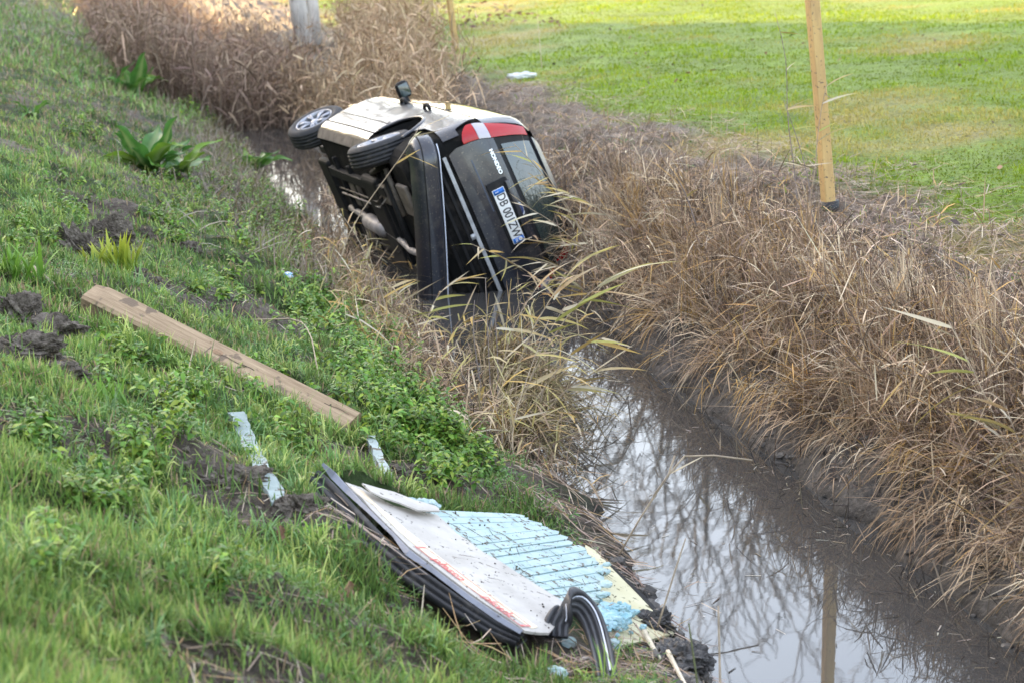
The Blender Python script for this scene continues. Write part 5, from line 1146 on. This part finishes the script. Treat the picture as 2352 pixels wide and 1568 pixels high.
mc = []
B, d = scatter(600, 7.5, 18, -.02, .6, 1, lambda x, y, d: np.clip(1 - d / .5, .1, 1), grad=.6)
for i, p in enumerate(B): mc.append(rock(p, .005 + .022 * rng.random() ** 3, i, 2 if i % 4 == 0 else 1, .7, (1.5, 1.2, .7)))
B, d = scatter(330, 7.5, 10.3, -.03, .35, -1, None, grad=.6)
for i, p in enumerate(B): mc.append(rock(p, .008 + .03 * rng.random() ** 2, i, 1, .6, (1.2, 1.1, .8)))
v, f = merge(mc); obj('mud_crumbs', v, f, mat('mud_crumb', (.05, .044, .038), .5, c2=(.12, .105, .09), scale=10, bump=.8, bscale=60, bdist=.01), smooth=False, label='wet crumbs of mud along both water edges', cat='mud', kind='stuff')
fb = Stuff(); yy = rng.uniform(8.3, 17, 300); side = np.where(rng.random(300) < .7, 1 - .5 * rng.random(300) ** 2, rng.random(300) * 2 - 1); xx = xc(yy) + hw(yy) * side * .95; N = 300
fb.add(arcs(np.stack([xx, yy, np.full(N, .003)], -1), rng.uniform(.01, .09, N), rng.uniform(0, 6.3, N), 0.0, 0.0, rng.uniform(.003, .010, N), 2, ((0, 1), (1, .6)), sidej=.2), pal(N, [(.10, .08, .06), (.30, .24, .17), (.05, .04, .03), (.45, .40, .33)], .2))
fb.v[-1][:, 2] = .003
fb.build('floating_debris', DRY, 'bits of leaf and stalk floating on the ditch water', 'debris')
sc_ = []
B, d = scatter(26000, 5, 17, .5, 6, -1, lambda x, y, d: np.clip((.33 - bare(x, y)) * 6, 0, .6), grad=1.0); B = B[:2600]
for i, p in enumerate(B): sc_.append(rock(p, .004 + .030 * rng.random() ** 3.5, i % 97, 2 if i % 7 == 0 else 1, .7, (1.2, 1.1, .8)))
v, f = merge(sc_); obj('soil_crumbs', v, f, CLOD, smooth=False, label='loose dark soil crumbs on the bare patches of the left bank', cat='soil', kind='stuff')
# ------------------------------------------------------------------ trees
def grow(r2, p, d, L, rad, lvl, segs, maxl=4):
    n = 4; pts = [np.array(p)]; d = np.array(d, float)
    for i in range(n):
        d = d + r2.normal(0, .10 + .03 * lvl, 3) + np.array([0, 0, .05]); d /= np.linalg.norm(d); pts.append(pts[-1] + d * L / n)
    segs.append((np.array(pts), np.linspace(rad, rad * (.55 if lvl < maxl else .3), n + 1), lvl))
    if lvl >= maxl: return
    for k in range((7, 6, 5, 4)[lvl] if lvl < 4 else 3):
        t = r2.uniform(.25, 1) if lvl else r2.uniform(.35, 1); q = t * n; i = min(int(q), n - 1); pp = pts[i] + (pts[i + 1] - pts[i]) * (q - i)
        ax_ = r2.normal(0, 1, 3); ax_ -= ax_ @ d * d; ax_ /= np.linalg.norm(ax_); nd = d * r2.uniform(.45, .9) + ax_ * r2.uniform(.5, .9) + [0, 0, .15]; nd /= np.linalg.norm(nd)
        grow(r2, pp, nd, L * r2.uniform(.45, .68), rad * .5 * (1 - .3 * t), lvl + 1, segs, maxl)
def tree_meshes(seed, H, rad):
    r2 = np.random.default_rng(seed); segs = []; grow(r2, (0, 0, -.2), (0, 0, 1), H * .62, rad, 0, segs)
    tv = [tube_vf(p, r_, 8) for p, r_, l in segs if l == 0]; cv = [tube_vf(p, np.maximum(r_, .018), 3 if l > 2 else 5, False) for p, r_, l in segs if l > 0]
    return merge(tv), merge(cv)
BT = []
for s in range(3):
    (tv, tf), (cv, cf) = tree_meshes(s + 3, 21, .26); a = raw_mesh('trunk', tv, tf); a.materials.append(BARK); b_ = raw_mesh('crown', cv, cf); b_.materials.append(BARK); BT.append((a, b_))
for i, (x, y, s_) in enumerate(((5.5, 64, 1.05), (20, 66, .9), (-5, 74, 1.0), (28, 72, 1.0), (-13, 78, 1.1))):
    e = empty('bare_tree', (x, y, float(hgt(x, y)) - .1), 'bare winter tree standing beyond the field, seen mirrored in the water', 'tree', 'bare trees beyond the field')
    a, b_ = BT[i % 3]; M = Matrix.Rotation(i * 2.1, 4, 'Z') @ Matrix.Scale(s_, 4); inst('trunk', a, e, M); inst('crown', b_, e, M)
# pale twin trunk behind the reeds
tp_ = und(702, 78, 38.0); tp_[2] = float(hgt(tp_[0], tp_[1])); e = empty('pale_tree', tp_, 'pale twin trunked tree behind the reeds at the top', 'tree')
v, f = tube_vf(np.array([[.0, 0, -.3], [-.10, 0, .8], [-.25, 0, 2.2], [-.3, .1, 4.5], [-.2, .1, 8]]) + tp_, [.20, .16, .145, .13, .10], 12); obj('trunk', v, f, PALEBARK, e)
v, f = tube_vf(np.array([[.18, .1, -.3], [.16, .1, .8], [.05, .1, 2.2], [.2, .2, 5], [.5, .3, 8]]) + tp_, [.13, .11, .10, .09, .06], 12); obj('trunk', v, f, PALEBARK, e)
cm = BT[0][1].copy(); cm.materials.clear(); cm.materials.append(PALEBARK)
inst('crown', cm, e, Matrix.Translation((0, 0, .5)) @ Matrix.Scale(.6, 4))
# added evergreen row, unseen on the left, put there to block the low sun
r2 = np.random.default_rng(8); N = 5200; hh_ = r2.random(N) ** .8; rad_ = (1.9 * (1 - hh_ ** 2.2) + .25) * np.sqrt(r2.uniform(.25, 1, N)); aa = r2.uniform(0, 6.283, N)
c_ = np.stack([rad_ * np.cos(aa), rad_ * np.sin(aa), .3 + hh_ * 9.2], -1); q1 = r2.normal(0, 1, (N, 3)); q1 /= np.linalg.norm(q1, axis=1)[:, None]; q2 = np.cross(q1, r2.normal(0, 1, (N, 3))); q2 /= np.linalg.norm(q2, axis=1)[:, None]
sz = r2.uniform(.16, .34, N)[:, None]; V = np.stack([c_ - q1 * sz, c_ + q2 * sz * .6, c_ + q1 * sz, c_ - q2 * sz * .6], 1).reshape(-1, 3)
cme = raw_mesh('crown', V, np.arange(N * 4).reshape(-1, 4), False, np.clip(np.repeat(np.array([[.05, .085, .03]]) * r2.uniform(.6, 1.4, (N, 1)), 4, 0), 0, 1)); cme.materials.append(GREEN)
tv, tf = tube_vf([(0, 0, -.3), (0, 0, 3), (0, 0, 8)], [.2, .15, .05], 8); tme = raw_mesh('trunk', tv, tf); tme.materials.append(BARK)
for i in range(22):
    y = 3 + i * 2.5; x = -18 - .02 * y + .5 * math.sin(i * 1.9)
    if SHADE_ROW_END is not None and y > SHADE_ROW_END: break
    e = empty('shade_tree', (x, y, float(hgt(x, y)) - .1), 'unseen evergreen added on the left to shade the ditch', 'tree', 'added evergreens blocking the sun'); M = Matrix.Rotation(i * 1.3, 4, 'Z') @ Matrix.Scale(1 + .12 * math.sin(i * 2.7), 4); inst('trunk', tme, e, M); inst('crown', cme, e, M)
